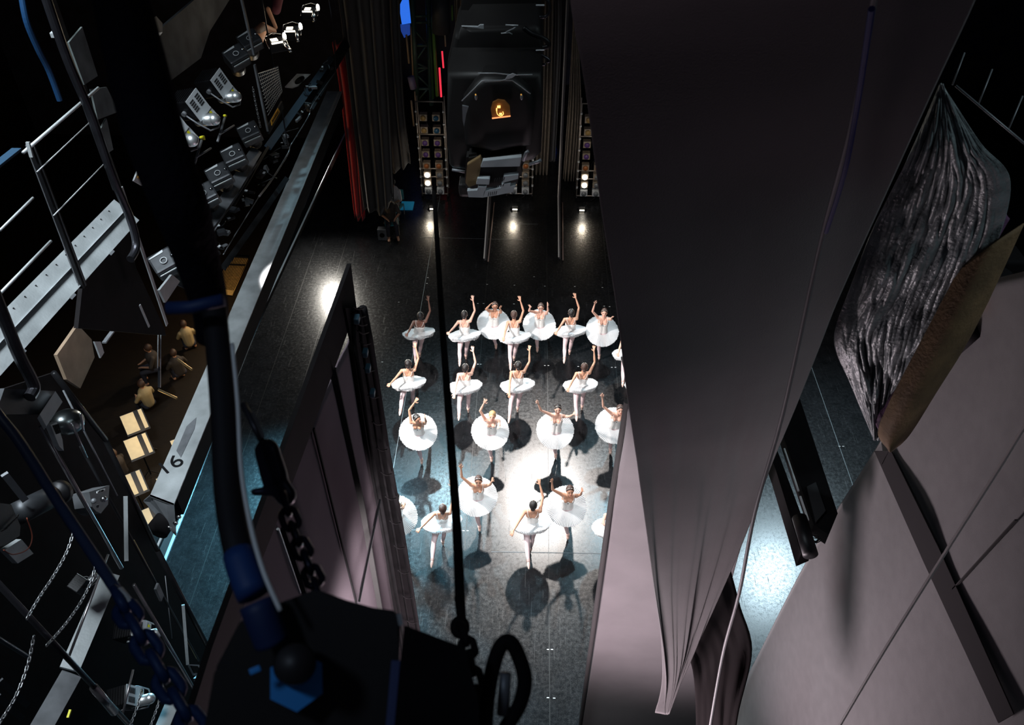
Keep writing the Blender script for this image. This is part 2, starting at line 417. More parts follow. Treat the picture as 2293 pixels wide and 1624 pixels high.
# ------------------------------------------------------------------ stage floor and shell
def floor_mat():
    m = bpy.data.materials.new('stage_vinyl'); m.use_nodes = True
    n = m.node_tree.nodes; l = m.node_tree.links; b = n['Principled BSDF']
    tc = n.new('ShaderNodeTexCoord')
    def noi(sc3, s, det=5, dist=0.):
        mp = n.new('ShaderNodeMapping'); mp.inputs['Scale'].default_value = sc3; l.new(tc.outputs['Object'], mp.inputs[0])
        t = n.new('ShaderNodeTexNoise'); t.inputs['Scale'].default_value = s; t.inputs['Detail'].default_value = det; t.inputs['Distortion'].default_value = dist
        l.new(mp.outputs[0], t.inputs['Vector']); return t.outputs['Fac']
    def ramp(f, a, b_, c0=(0, 0, 0, 1), c1=(1, 1, 1, 1)):
        r = n.new('ShaderNodeValToRGB'); r.color_ramp.elements[0].position = a; r.color_ramp.elements[1].position = b_
        r.color_ramp.elements[0].color = c0; r.color_ramp.elements[1].color = c1; l.new(f, r.inputs[0]); return r.outputs[0]
    def scratch(rot, w):
        mp = n.new('ShaderNodeMapping'); mp.inputs['Rotation'].default_value = (0, 0, rot); mp.inputs['Scale'].default_value = (1, .045, 1)
        l.new(tc.outputs['Object'], mp.inputs[0])
        v = n.new('ShaderNodeTexNoise'); v.inputs['Scale'].default_value = 26; v.inputs['Detail'].default_value = 3; v.inputs['Distortion'].default_value = .25; l.new(mp.outputs[0], v.inputs['Vector'])
        return ramp(v.outputs['Fac'], .68, .74, (0, 0, 0, 1), (w, w, w, 1))
    def mx(a, b_, t='ADD', f=1.):
        q = n.new('ShaderNodeMixRGB'); q.blend_type = t; q.inputs[0].default_value = f
        l.new(a, q.inputs[1]); l.new(b_, q.inputs[2]); return q.outputs[0]
    base = ramp(noi((1, 1, 1), 3.5, 8), .3, .75, (.006, .0065, .0075, 1), (.014, .015, .017, 1))
    grain = ramp(noi((1, 1, 1), 60, 3), .35, .7, (.55, .55, .55, 1), (1.5, 1.5, 1.5, 1))
    col = mx(base, grain, 'MULTIPLY')
    for rot, w in ((.2, .022), (1.1, .022), (1.9, .03), (2.7, .02), (.75, .02)): col = mx(col, scratch(rot, w))
    l.new(col, b.inputs['Base Color'])
    ro = ramp(noi((1, 1, 1), 14, 6), .3, .7, (.17, .17, .17, 1), (.27, .27, .27, 1)); sc_ = scratch(.5, .16); ro = mx(ro, sc_); ro = mx(ro, scratch(2.2, .16)); ro = mx(ro, ramp(noi((1, 1, 1), 55, 5, .6), .45, .62, (0, 0, 0, 1), (.06, .06, .06, 1))); l.new(ro, b.inputs['Roughness'])
    bp = n.new('ShaderNodeBump'); bp.inputs['Strength'].default_value = .06; bp.inputs['Distance'].default_value = .004
    l.new(noi((1, 1, 1), 110, 4), bp.inputs['Height']); l.new(bp.outputs[0], b.inputs['Normal'])
    b.inputs['Specular IOR Level'].default_value = .5
    return m
FLOOR = floor_mat()
EDGE = -7.5
bm = nb(); plate(bm, [V((EDGE, -4, 0)), V((22, -4, 0)), V((22, 34, 0)), V((EDGE, 34, 0))], V((0, 0, -.25)))
struct(link('floor', bm, FLOOR), 'black scratched vinyl stage floor with long seams', 'floor')
SEAM = mat('seam_dark', (.012, .013, .014), .35); TAPE = mat('tape_pale', (.16, .2, .22), .5)
def seam(px, py, name='floor_seam', m=SEAM, w=.02, y0=1., y1=31.):
    p = onz(px, py); bm = nb(); box(bm, V((p.x, (y0+y1)/2, .001)), w, y1-y0, .003); o = link(name, bm, m); return o
seams = []
root = thing('floor_seams', V((0, 10, 0)), 'long straight seams joining the strips of stage vinyl', 'seam'); root['kind'] = 'structure'
for px, py, m in ((1229, 1278, SEAM), (1046, 1160, SEAM), (896, 960, TAPE), (700, 790, SEAM), (560, 970, SEAM), (1864, 956, TAPE), (1396, 1000, SEAM)):
    o = seam(px, py, 'seam', m, .018 if m is SEAM else .014); o.parent = root; o.location = -root.location
root = thing('floor_tape', V((0, 15, 0)), 'small pale tape marks stuck on the stage floor in pairs', 'tape mark'); root['kind'] = 'stuff'
bm = nb()
for px, py in ((1091,637),(956,635),(1152,639),(1220,641),(1287,642),(1349,644),(1070,680),(1083,680),(1151,681),(1353,686),(1365,687),(1070,816),(1076,816),(1152,817),(1220,819),(1228,819),(1295,821),(1370,823),(1378,823),(893,677),(856,811),(955,1187),(1038,1189),(1047,1189),(1227,1455),(1236,1455),(1227,1563),(1241,1564),(1880,1000),(1888,1000),(1778,1202),(958,622),(1196,620)):
    p = onz(px, py); box(bm, p+V((0, 0, .003)), .045, .018, .003)
o = link('mark', bm, WHITE, root)
bm = nb()
for a, b in (((1165, 502), (1205, 502)), ((1165, 502), (1163, 518)), ((940, 532), (1170, 537)), ((905, 1187), (1040, 1189)), ((1100, 1236), (1350, 1240))):
    p, q = onz(*a), onz(*b); bar(bm, p+V((0, 0, .003)), q+V((0, 0, .003)), .02, .002)
link('line', bm, mat('tape_dull', (.09, .1, .11), .5), root)
# stage edge lip and the pit below
bm = nb(); box(bm, V((EDGE-.03, 15, -.02)), .06, 38, .10, bevel=.01)
struct(link('trim_1', bm, mat('edge_pale_metal', (.5, .62, .7), .3, .4)), 'thin pale metal lip along the stage edge', 'trim')
bm = nb(); box(bm, V((EDGE-.25, 15, -1.6)), .3, 38, 3.0)
struct(link('wall_pit', bm, CLOTHB), 'black wall of the orchestra pit under the stage edge', 'wall')
PITZ = -2.6
bm = nb(); plate(bm, [V((-22, -4, PITZ)), V((EDGE, -4, PITZ)), V((EDGE, 40, PITZ)), V((-22, 40, PITZ))], V((0, 0, -.2)))
struct(link('floor_pit', bm, mat('pit_boards', (.012, .007, .004), .6, var=.4, stretch=(1, 8, 1))), 'dark orchestra pit floor', 'floor')
bm = nb(); box(bm, V((-22, 16, 8)), .3, 44, 26); struct(link('wall_left', bm, BLACK), 'black wall beyond the pit', 'wall')
bm = nb(); box(bm, V((0, 34, 8)), 46, .3, 26)
struct(link('wall_back', bm, mat('far_wall', (.012, .014, .03), .8, var=.5, vscale=2)), 'dark far wall behind the wings', 'wall')
bm = nb(); box(bm, V((22, 16, 8)), .3, 44, 26); struct(link('wall_right', bm, BLACK), 'black wall at the right', 'wall')
# ------------------------------------------------------------------ left masking cloth (leg) with black top band
yf = 5.6
e0 = ony(812, 640, yf); xL = e0.x
def LX(px, py): return onx(px, py, xL)
top = [LX(778, 590), LX(625, 1005), LX(460, 1450), LX(380, 1700)]
band = [LX(790, 690), LX(648, 1075), LX(535, 1350), LX(440, 1700)]
far_b = LX(1010, 1900); far_m = LX(870, 1020)
PURP = mat('mauve_masking_cloth', (.155, .118, .14), 1., var=.08, vscale=2, bump=.12, bscale=120, spec=.1)
root = thing('masking_curtain', V((xL, 4, 0)), 'mauve-grey hanging masking curtain with vertical seams left of the stage', 'curtain')
def gridcloth(name, P, Q, m, nu=16, nv=24, amp=.0, par=None, th=.012, fr=9, sag=0.):
    def d(s, t, p):
        return V((amp*math.sin(s*fr*PI)*(.4+.6*t)+amp*.4*noise.noise(V((s*5, t*9, fr))), sag*math.sin(PI*s), 0))
    return loft(name, P, Q, nu, nv, m, d, par, th)
bot = [V((xL, p.y, .05)) for p in band]
gridcloth('cloth', [LX(812, 690), LX(860, 1000), LX(935, 1420), LX(1010, 1900)], [LX(640, 1075), LX(700, 1350), LX(760, 1700), LX(800, 1990)], PURP, 18, 30, .012, root)
gridcloth('cloth_lower_panel', [LX(640, 1075), LX(700, 1350), LX(760, 1700), LX(800, 1990)], [LX(470, 1480), LX(500, 1600), LX(540, 1800), LX(600, 1990)], PURP, 10, 20, .01, root)
bm = nb(); plate(bm, [LX(777, 590), LX(625, 1005), LX(460, 1450), LX(380, 1700), LX(430, 1720), LX(535, 1350), LX(650, 1065), LX(790, 690)], V((.03, 0, 0)))
link('top_band', bm, BLACK, root)
for a, b, w, m in (((735, 825), (800, 1120), .05, CLOTHB), ((800, 1120), (850, 1400), .05, CLOTHB), ((692, 960), (792, 1360), .012, BLACK), ((622, 1185), (672, 1330), .03, CLOTHB)):
    bm = nb(); bar(bm, LX(*a)+V((.03, 0, 0)), LX(*b)+V((.03, 0, 0)), .02, w, V((1, 0, 0)))
    if m is not BLACK: pass
    link('vertical_seam', bm, m, root)
bm = nb(); tube(bm, [onx(850, 1120, xL+.12), onx(803, 1350, xL+.12)], .013); tag(link('steel_pole', bm, CHROME), 'thin shiny steel pole slanting in front of the mauve curtain', 'pole')
bm = nb(); tube(bm, [onx(622, 1185, xL+.14), onx(671, 1328, xL+.14)], .008); tag(link('steel_cable', bm, CHROME), 'short bright steel cable against the mauve curtain behind the chain', 'cable')
# black ladder frame with cables along the far vertical edge
root = thing('cable_ladder', onx(860, 1000, xL+.02), 'black vertical cable ladder frame along the edge of the mauve curtain', 'ladder frame')
LE = [(812, 690), (826, 760), (862, 990), (900, 1200), (935, 1415), (1000, 1800)]
for off, w in ((0, .035), (-34, .02), (-17, .012)):
    bm = nb(); tube(bm, [onx(p[0]+off*(.6 if p[1] < 700 else 1), p[1], xL+.06) for p in LE], w); link('upright', bm, BLACK, root, True)
bm = nb(); plate(bm, [onx(p[0]+2, p[1], xL+.03) for p in LE]+[onx(p[0]-45, p[1], xL+.03) for p in LE[::-1]], V((.02, 0, 0))); link('backing_cloth', bm, BLACK, root)
for k in range(16):
    a = k/15*3.9; i = int(a); f = a-i; q = [LE[i][j]*(1-f)+LE[i+1][j]*f for j in (0, 1)]
    bm = nb(); pts = [onx(q[0]+2, q[1], xL+.09), onx(q[0]-10, q[1]+3, xL+.11), onx(q[0]-22, q[1]-4, xL+.09)]
    tube(bm, smoothp(pts, 4), .006); link('rung', bm, BLACK, root, True)
for k, (px, py) in enumerate(((803, 715), (822, 790), (828, 825), (838, 880))):
    bm = nb(); p = onx(px-4, py, xL+.12); box(bm, p, .04, .07, .05, bevel=.008); link('cable_clip', bm, mat('clip_blue%d' % k, (.05, .11, .16), .4), root)
# ------------------------------------------------------------------ right curtains
def D(*a): return [ond(*q) for q in a]
CL2L = D((1200, -420, 1.9), (1268, -60, 2.6), (1285, 60, 2.9), (1310, 200, 3.2), (1345, 450, 3.8), (1385, 700, 4.6), (1406, 880, 5.3), (1421, 1000, 6.0), (1436, 1092, 6.6), (1461, 1307, 8.2), (1492, 1519, 9.9), (1490, 1600, 10.4))
CL2R = D((2420, -450, 2.4), (2230, -100, 3.0), (2160, 50, 3.3), (2080, 220, 3.7), (1985, 430, 4.4), (1880, 665, 5.2), (1835, 780, 5.7), (1770, 940, 6.5), (1712, 1080, 7.4), (1632, 1280, 8.6), (1556, 1450, 9.7), (1496, 1598, 10.4))
def d2(s, t, p):
    w = max(0, (t-.55)/.45)
    a = .032*w*(1-.3*w)*math.sin(s*21+9*noise.noise(V((s*3, t*3, 1))))+.04*w*noise.noise(V((s*16, t*3.2, 5)))
    big = .02*noise.noise(V((s*4, t*3, 9)))
    fold = .10*math.exp(-((s-.10-.02*t)/.05)**2)*w
    return V((-1, 0, .3))*(a*.7+big+fold)
tag(loft('gathered_curtain', CL2L, CL2R, 150, 120, CLOTH, d2, None, .012), 'huge grey curtain gathered down to a pointed lower tip, right of the dancers', 'curtain')
e = ony(1406, 905, 6.4); xR = e.x
def RX(px, py): return onx(px, py, xR)
def d1(s, t, p): return V((.03*math.sin(s*9)+.02*noise.noise(V((s*4, t*4, 2))), 0, 0))
tag(loft('masking_curtain', [RX(1390, 800), RX(1408, 905), RX(1372, 1120), RX(1335, 1370), RX(1298, 1640), RX(1262, 1900)], [ony(*q, 6.7) for q in ((1800, 800), (1760, 905), (1690, 1120), (1620, 1370), (1585, 1640), (1560, 1850))], 30, 30, CLOTH, d1, None, .012), 'smooth grey masking curtain beside the stage, behind the pointed one', 'curtain')
bm = nb(); tube(bm, [RX(1409, 902)+V((-.02, .02, 0)), RX(1373, 1120)+V((-.02, .02, 0)), RX(1299, 1640)+V((-.02, .02, 0)), RX(1262, 1900)], .035)
tag(link('curtain_edge_batten', bm, CLOTHB), 'dark hemmed vertical edge of the smooth grey masking curtain', 'batten')
# dark cloth at the bottom behind the rope
def dk(s, t, p): return V((0, 0, 0))+wray(1600, 1400)*(.05*noise.noise(V((s*8, t*5, 3))))
A = D((1600, 1180, 9.6), (1590, 1330, 9.8), (1560, 1480, 10), (1540, 1700, 10.2)); B = D((1632, 1262, 9.6), (1658, 1360, 9.7), (1684, 1455, 9.8), (1655, 1590, 9.9), (1640, 1700, 10))
A = D((1470, 1250, 9.9), (1500, 1400, 10.1), (1552, 1500, 10.3), (1560, 1700, 10.5))
tag(loft('black_curtain', A, B, 24, 24, mat('black_serge', (.012, .009, .01), .95, spec=.1), dk, None, .015), 'black ragged cloth hanging under the pointed tip of the grey curtain', 'curtain')
bm = nb(); R_ = smoothp(D((2060, -420, 1.7), (1965, -40, 2.5), (1905, 290, 3.2), (1832, 570, 4.3), (1752, 930, 5.7), (1690, 1150, 6.6), (1655, 1330, 7.6), (1618, 1470, 9.0), (1585, 1660, 9.8)), 8)
tube(bm, R_, [.010+.008*k/len(R_) for k in range(len(R_))], 8)
tag(link('hanging_rope', bm, mat('rope_grey', (.16, .16, .17), .6)), 'thin grey rope running down across the pointed curtain to the frame bottom', 'rope')
bm = nb()
for a, b in (((1950, 60), (1930, 190)), ((1922, 215), (1893, 330)), ((1885, 345), (1868, 420))):
    pass
tube(bm, smoothp(D((1952, 20, 2.4), (1918, 245, 3.0), (1890, 390, 3.4), (1850, 520, 4.0)), 6), .010, 8)
tag(link('blue_rope', bm, mat('rope_blue', (.006, .012, .16), .6)), 'dark blue rope hanging at the upper right beside the grey one', 'rope')
# far right big grey cloth and its parts
xG = onz(1815, 1250, 5.5).x
def GX(px, py): return onx(px, py, xG)
def dg(s, t, p): return V((.05*noise.noise(V((s*3, t*3, 7))), 0, 0))
tag(loft('side_curtain', [GX(2160, 640), GX(1972, 985), GX(1815, 1250), GX(1650, 1560), GX(1560, 1740)], [GX(2500, 560), GX(2500, 900), GX(2500, 1250), GX(2500, 1560), GX(2400, 1800)], 30, 30, mat('slate_masking_cloth', (.10, .096, .1), .9, var=.1, bump=.15, bscale=110, sheen=.2), dg, None, .015), 'wide slate grey curtain filling the lower right corner', 'curtain')
bm = nb(); O_ = V((-.06, 0, 0)); plate(bm, [GX(1972, 1010)+O_, GX(2010, 1010)+O_, GX(2120, 1230)+O_, GX(2290, 1600)+O_, GX(2255, 1620)+O_, GX(2085, 1260)+O_], V((-.01, 0, 0)))
tag(link('webbing_strip', bm, mat('webbing_dark', (.03, .028, .03), .95, spec=.1)), 'dark webbing strip crossing the slate curtain diagonally', 'strip')
bm = nb(); tube(bm, smoothp(D((2600, 560, 4.2), (2330, 905, 5.0), (2230, 1060, 5.4), (2090, 1280, 6.0), (1960, 1490, 6.6), (1860, 1660, 7.2)), 6), .012)
tag(link('hanging_rope', bm, mat('rope_pale', (.42, .4, .4), .6)), 'pale rope slanting across the slate curtain at the lower right', 'rope')
for a, b in (((2293, 1165), (2150, 1320)), ((2150, 740), (1990, 1040))):
    bm = nb(); bar(bm, GX(*a)+O_, GX(*b)+O_, .01, .02, V((1, 0, 0))); tag(link('cloth_seam', bm, CLOTHB), 'thin dark seam on the slate curtain, %s' % ('near the right edge of the photo' if a[0] > 2200 else 'right of the brown gel strip'), 'seam')
# crumpled dark foil drape
FL = D((2105, 190, 5.0), (2040, 340, 5.3), (1960, 500, 5.8), (1905, 640, 6.2), (1868, 760, 6.6), (1905, 860, 6.9), (1955, 978, 7.2))
FR = D((2112, 196, 5.0), (2195, 320, 5.2), (2262, 405, 5.4), (2225, 560, 5.8), (2130, 740, 6.3), (2060, 860, 6.7), (1968, 985, 7.2))
def df(s, t, p):
    q = V((s*7, t*4.5, 3)); 
    c = .9*abs(noise.noise(V((s*3.5+t, t*3.5, 3))))+.55*abs(noise.noise(V((s*8+3*t, t*5, 1))))+.3*abs(noise.noise(V((s*17-4*t, t*9, 2))))+.1*noise.noise(V((s*45, t*22, 2)))
    return wray(2050, 550)*(-.16*c*min(1, 4*s, 4*(1-s)))
FOIL = mat('crumpled_black_fabric', (.17, .19, .2), .36, .1, bump=.5, bscale=35, var=.4, vscale=7)
tag(loft('crumpled_drape', FL, FR, 110, 160, FOIL, df, None, .012), 'crumpled dark shiny fabric drape at the right', 'drape')
def tn(s, t, p): return wray(2100, 750)*(-.12*math.sin(PI*s))
TL = D((2150, 600, 5.9), (2060, 770, 6.2), (1990, 905, 6.5), (1967, 970, 6.7), (1990, 1006, 6.8)); TR = D((2293, 500, 5.7), (2180, 740, 6.1), (2095, 880, 6.4), (2035, 975, 6.7), (1998, 1009, 6.8))
tag(loft('fabric_tube', TL, TR, 24, 40, mat('brown_tube_cloth', (.14, .085, .04), .8, var=.3, bump=.3), tn, None, .01), 'brown rounded cloth tube beside the crumpled drape', 'drape')  # brown is the cloth's own colour, varied at random
TL = D((2230, 470, 6.3), (2100, 700, 6.5), (2030, 830, 6.7), (1958, 945, 6.9)); TR = D((2260, 490, 6.3), (2130, 720, 6.5), (2050, 850, 6.7), (1990, 985, 6.9))
tag(loft('purple_cloth_strip', TL, TR, 14, 60, mat('purple_cloth', (.10, .045, .10), .6, bump=.5, var=.5), lambda s, t, p: wray(2100, 750)*(-.1*math.sin(PI*s)+.05*noise.noise(V((s*4, t*14, 1)))), None, .01), 'torn purplish cloth strip between the crumpled drape and the brown tube', 'drape')
# lamp housing at right
root = thing('spotlight', ond(2190, 690, 7.4), 'black spotlight with a small glowing amber opening by the brown cloth tube', 'spotlight')
bm = nb(); c = ond(2190, 700, 7.4); R3 = frame(wray(2190, 700))
cyl(bm, ond(2235, 620, 7.6), ond(2165, 770, 7.3), .14, .17, 24); box(bm, ond(2250, 590, 7.7), .22, .3, .25, bevel=.04); link('housing', bm, BLACK, root, True)
bm = nb(); p0 = ond(2195, 692, 7.18); fr = frame(wray(2195, 690))
plate(bm, [ond(2180, 694, 7.1), ond(2208, 690, 7.1), ond(2206, 674, 7.1), ond(2197, 664, 7.1), ond(2188, 668, 7.1)], wray(2190, 690)*-.01); link('amber_window', bm, mat('amber_glass', (.5, .2, .03), .3, emit=(1, .35, .05), estr=.25), root)
bm = nb(); ball(bm, ond(2193, 686, 7.06), .008); link('bulb', bm, LAMPO, root, True)
# thin wires upper right
root = thing('wire_rail', ond(2210, 250, 6), 'thin steel rail with wire hangers above the crumpled drape', 'rail')
bm = nb(); tube(bm, D((2140, 192, 6), (2330, 352, 6)), .009); link('rail', bm, GREYM, root, True)
for a, b in (((2160, 118), (2133, 190)), ((2222, 155), (2190, 236)), ((2290, 215), (2257, 293))):
    bm = nb(); tube(bm, [ond(a[0], a[1], 6), ond(b[0], b[1], 6)], .006); link('hanger_wire', bm, GREYM, root, True)
# trough fixture over the right-hand floor
root = thing('border_light', onz(1810, 1080, 7), 'black double-rail trough light hanging over the right strip of stage floor', 'border light')
def TZ(px, py, z=7.0): return onz(px, py, z)
bm = nb(); plate(bm, [TZ(1725, 1020), TZ(1738, 1055), TZ(1778, 1185), TZ(1794, 1240), TZ(1822, 1228), TZ(1760, 1060), TZ(1700, 900)], V((0, 0, -.25))); link('lower_rail', bm, BLACK, root)
bm = nb(); plate(bm, [TZ(1700, 800), TZ(1762, 1000), TZ(1822, 1175), TZ(1856, 1198), TZ(1876, 1150), TZ(1830, 1010), TZ(1770, 830)], V((0, 0, -.18))); link('upper_rail', bm, BLACK, root)
bm = nb(); plate(bm, [TZ(1806, 1092, 7.02), TZ(1826, 1082, 7.02), TZ(1848, 1146, 7.02), TZ(1826, 1172, 7.02)], V((0, 0, .02))); link('lid_panel', bm, mat('panel_dark', (.03, .03, .033), .6), root)
bm = nb(); bar(bm, TZ(1756, 1005, 7.05), TZ(1788, 1100, 7.05), .02, .02); link('glow_strip', bm, WHITE, root)
bm = nb(); bar(bm, TZ(1792, 1112, 7.05), TZ(1810, 1166, 7.05), .02, .02); link('glow_strip', bm, WHITE, root)
bm = nb(); cyl(bm, TZ(1790, 1160, 7.1), TZ(1815, 1243, 7.1), .085, .085, 24); link('end_cylinder', bm, BLACKM, root, True)
bm = nb()
for k in range(3): tube(bm, smoothp([TZ(1822, 1195+k*5, 7.1), TZ(1834+k*3, 1200+k*4, 7.1), TZ(1828, 1212+k*2, 7.1), TZ(1820, 1210, 7.1)], 5), .006, 6)
link('loose_cable', bm, BLACKM, root, True)
# ------------------------------------------------------------------ copies
def copy_tree(o, parent=None):
    c = o.copy(); C.objects.link(c)
    if parent is not None: c.parent = parent
    for ch in list(o.children): copy_tree(ch, c)
    return c
def again(root, loc, label, rotz=0., scale=1.):
    r = copy_tree(root); r.location = loc; r.rotation_euler = (root.rotation_euler[0], root.rotation_euler[1], root.rotation_euler[2]+rotz); r.scale = (scale,)*3
    r['label'] = label; return r
def linkl(name, bm, m, parent, T=None, smooth=False):
    """link geometry written in the thing's own frame"""
    if T is not None: bmesh.ops.transform(bm, matrix=T, verts=bm.verts)
    o = link(name, bm, m, None, smooth); o.parent = parent; o.location = (0, 0, 0); return o
XB = -4.5
def B1(px, py, x=XB): return onx(px, py, x)
def beamxy(bm, a, b, w, h, x=XB): return bar(bm, B1(*a, x), B1(*b, x), w, h)
# ------------------------------------------------------------------ near catwalk on the left
root = thing('catwalk_beam', B1(170, 640), 'long pale grey steel channel beam with bolts on the left catwalk', 'beam')
A_, B_ = B1(-60, 835), B1(284, 470); d = (B_-A_).normalized(); fr = frame(d); sd = fr.col[0]; upv = fr.col[2]
tocam = (CAM-(A_+B_)/2).normalized(); s2 = d.cross(tocam).normalized(); FRM = Matrix((s2, d, tocam)).transposed()
def onbeam(bm, t0, t1, off, w, h, rise):
    a = A_.lerp(B_, t0); b = A_.lerp(B_, t1); box(bm, (a+b)/2+s2*off+tocam*rise, w, (b-a).length, h, FRM)
bm = nb(); onbeam(bm, 0, 1, -.085, .16, .012, 0); link('upper_plate', bm, GREY, root)
bm = nb(); onbeam(bm, 0, 1, .085, .16, .012, -.02); link('lower_plate', bm, GREY, root)
bm = nb(); onbeam(bm, 0, 1, 0, .014, .03, .01); link('ridge', bm, CHROME, root)
for t in (.14, .45, .74):
    bm = nb(); onbeam(bm, t, t+.03, .175, .03, .012, -.02); link('bracket', bm, GREYM, root)
bm = nb()
for k in range(14):
    p = A_.lerp(B_, .08+.065*k)-s2*.12+tocam*.008; cyl(bm, p, p+tocam*.006, .008, .008, 8)
link('bolt', bm, BLACKM, root)
# guard rail
def post(name, pts, r, lab, m=PIPE, cat='post', x=XB):
    bm = nb(); tube(bm, smoothp([B1(*p, x) for p in pts], 6), r, 12); return tag(link(name, bm, m), lab, cat)
root = thing('guard_rail', B1(70, 330, -4.4), 'steel guard rail with flat dark post and bright handrails on the left catwalk', 'railing')
bm = nb(); bar(bm, B1(66, 322, -4.4), B1(186, 642, -4.4), .07, .05, V((1, 0, 0))); link('post', bm, BLACKM, root)
for e in (-8, 9):
    bm = nb(); bar(bm, B1(66+e, 325, -4.37), B1(184+e*.9, 640, -4.37), .008, .008, V((1, 0, 0))); link('post_edge', bm, GREYM, root)
for a, b, r in (((52, 342), (220, 197), .015), ((83, 385), (200, 275), .006), ((120, 483), (236, 364), .006), ((0, 516), (74, 443), .011), ((-10, 668), (114, 540), .013)):
    bm = nb(); tube(bm, [B1(*a, -4.35), B1(*b, -4.35)], r); link('handrail', bm, GREY, root, True)
bm = nb(); bar(bm, B1(62, 318, -4.3), B1(71, 352, -4.3), .03, .02); link('rail_clamp', bm, GREY, root)
bm = nb(); bar(bm, B1(-20, 380, -4.3), B1(38, 334, -4.3), .08, .02); tag(link('blue_toe_board', bm, mat('dull_blue', (.02, .05, .09), .4)), 'short dull blue board ending at the catwalk guard rail', 'board')
post('curved_pipe', [(95, -30), (150, 130), (205, 260), (250, 390), (288, 480), (303, 530), (303, 560), (292, 581)], .042, 'long dark pipe curving in at its lower end above the catwalk beam', cat='pipe', x=-4.2)
post('curved_pipe', [(-40, 590), (0, 690), (40, 790), (68, 845), (76, 870), (66, 890)], .05, 'dark pipe with curved end over the left end of the catwalk beam', cat='pipe', x=-4.2)
GUS = mat('gusset_grey', (.11, .13, .13), .6, var=.3)
root = thing('hanger_column', B1(150, 150, -4.8), 'dim grey steel column with gusset plates in the upper left darkness', 'column')
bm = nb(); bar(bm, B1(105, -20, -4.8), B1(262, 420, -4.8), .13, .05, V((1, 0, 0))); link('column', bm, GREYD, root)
for q in ([(150, 95), (180, 60), (215, 170), (185, 190)], [(200, 200), (235, 195), (262, 250), (215, 268)], [(215, 300), (235, 265), (250, 335), (235, 345)]):
    bm = nb(); plate(bm, [B1(*p, -4.75) for p in q], V((.02, 0, 0))); link('gusset_plate', bm, GUS, root)
for q in ((120, 77), (225, 314)):
    bm = nb(); box(bm, B1(*q, -4.65), .04, .06, .05, bevel=.005); link('pale_clip', bm, GREY, root)
bm = nb(); tube(bm, smoothp([B1(*p, -4.6) for p in ((48, -10), (60, 50), (85, 110), (110, 160), (134, 225))], 6), .028); tag(link('blue_pipe', bm, mat('blue_tube', (.012, .05, .13), .35, .3)), 'blue painted pipe in the upper left darkness', 'pipe')
bm = nb(); bar(bm, B1(272, 420, -4.5), B1(374, 728, -4.5), .055, .012, V((1, 0, 0)))
tag(link('strut', bm, GREY), 'flat pale grey strut sloping down right of the catwalk beam', 'strut')
bm = nb(); bar(bm, B1(355, 650, -4.6), B1(394, 617, -4.6), .01, .3, V((0, 0, 1)))
bm = nb(); plate(bm, [B1(352, 650, -4.6), B1(366, 678, -4.6), B1(398, 630, -4.6), B1(380, 615, -4.6)], V((.03, 0, 0))); tag(link('ridged_plate', bm, GREY), 'small ridged pale plate right of the flat grey strut', 'plate')
bm = nb(); plate(bm, [B1(*p, -4.9) for p in ((185, 640), (285, 500), (305, 600), (368, 735), (372, 752), (175, 735))], V((-.05, 0, 0))); tag(link('dark_board', bm, BLACK), 'black board hanging between the catwalk beam and the flat grey strut', 'panel')
bm = nb(); plate(bm, [B1(*p, -6.5) for p in ((175, 728), (205, 760), (212, 800), (180, 870), (150, 850), (128, 795))], V((-.05, 0, 0))); tag(link('tan_panel', bm, mat('tan_board', (.42, .30, .21), .7, var=.2, vscale=3)), 'warm tan board seen below the black panel', 'panel')
for q, lab in ((((208, 765), (222, 765), (230, 790), (222, 802)), 'little pale plate right of the tan board'), (((311, 730), (322, 730), (316, 746)), 'tiny pale triangle plate under the black panel')):
    bm = nb(); plate(bm, [B1(*p, -5.2) for p in q], V((.02, 0, 0))); tag(link('metal_plate', bm, GREY), lab, 'plate')
bm = nb(); bar(bm, B1(233, 768, -5.2), B1(256, 737, -5.2), .05, .02); tag(link('metal_bar', bm, GREYM), 'short steel bar right of the tan board', 'bar')
bm = nb(); bar(bm, B1(313, 683, -4.4), B1(334, 732, -4.4), .03, .012, V((1, 0, 0))); tag(link('metal_bar', bm, GREY), 'short bright bar left of the lower end of the flat strut', 'bar')
root = thing('cable_pair', B1(357, 800, -4.8), 'two thin parallel bluish cables hanging below the flat strut', 'cable')
for e in (354, 360):
    bm = nb(); tube(bm, [B1(e, 750, -4.8), B1(e-1, 825, -4.8)], .007); link('cable', bm, GREY, root, True)
bm = nb(); bar(bm, B1(357, 822, -4.8), B1(357, 868, -4.8), .03, .03); link('cable_weight', bm, PIPE, root)
# ------------------------------------------------------------------ lower-left tower of pipes and beams
def pipe(a, b, r, lab, m=PIPE, x=-4.4):
    bm = nb(); tube(bm, [B1(*a, x), B1(*b, x)], r, 12); return tag(link('steel_pipe', bm, m, None, True), lab, 'pipe')
PIPEB = mat('worn_steel_pipe', (.4, .38, .4), .28, .9, var=.25)
pipe((92, 955), (272, 1272), .022, 'bright steel pipe running down from the silver-domed floodlight', PIPEB)
pipe((300, 1310), (458, 1585), .022, 'bright steel pipe continuing down to the bottom left edge of the stage', PIPEB, -4.35)
pipe((-20, 1290), (305, 1640), .026, 'dull blue-grey pipe crossing the lower left corner', PIPE, -4.1)
pipe((210, 1540), (256, 1595), .042, 'thick rose-grey pipe stub at the very bottom left', PIPEB, -4.1)
pipe((150, 1482), (242, 1242), .012, 'thin bright brace pipe beside the wide pale beam', PIPEB, -4.2)
pipe((272, 1610), (298, 1500), .012, 'short bright brace pipe near the bottom between two beams', PIPEB, -4.2)
pipe((160, 948), (194, 1025), .012, 'thin steel rod under the silver floodlight dome', PIPEB, -4.3)
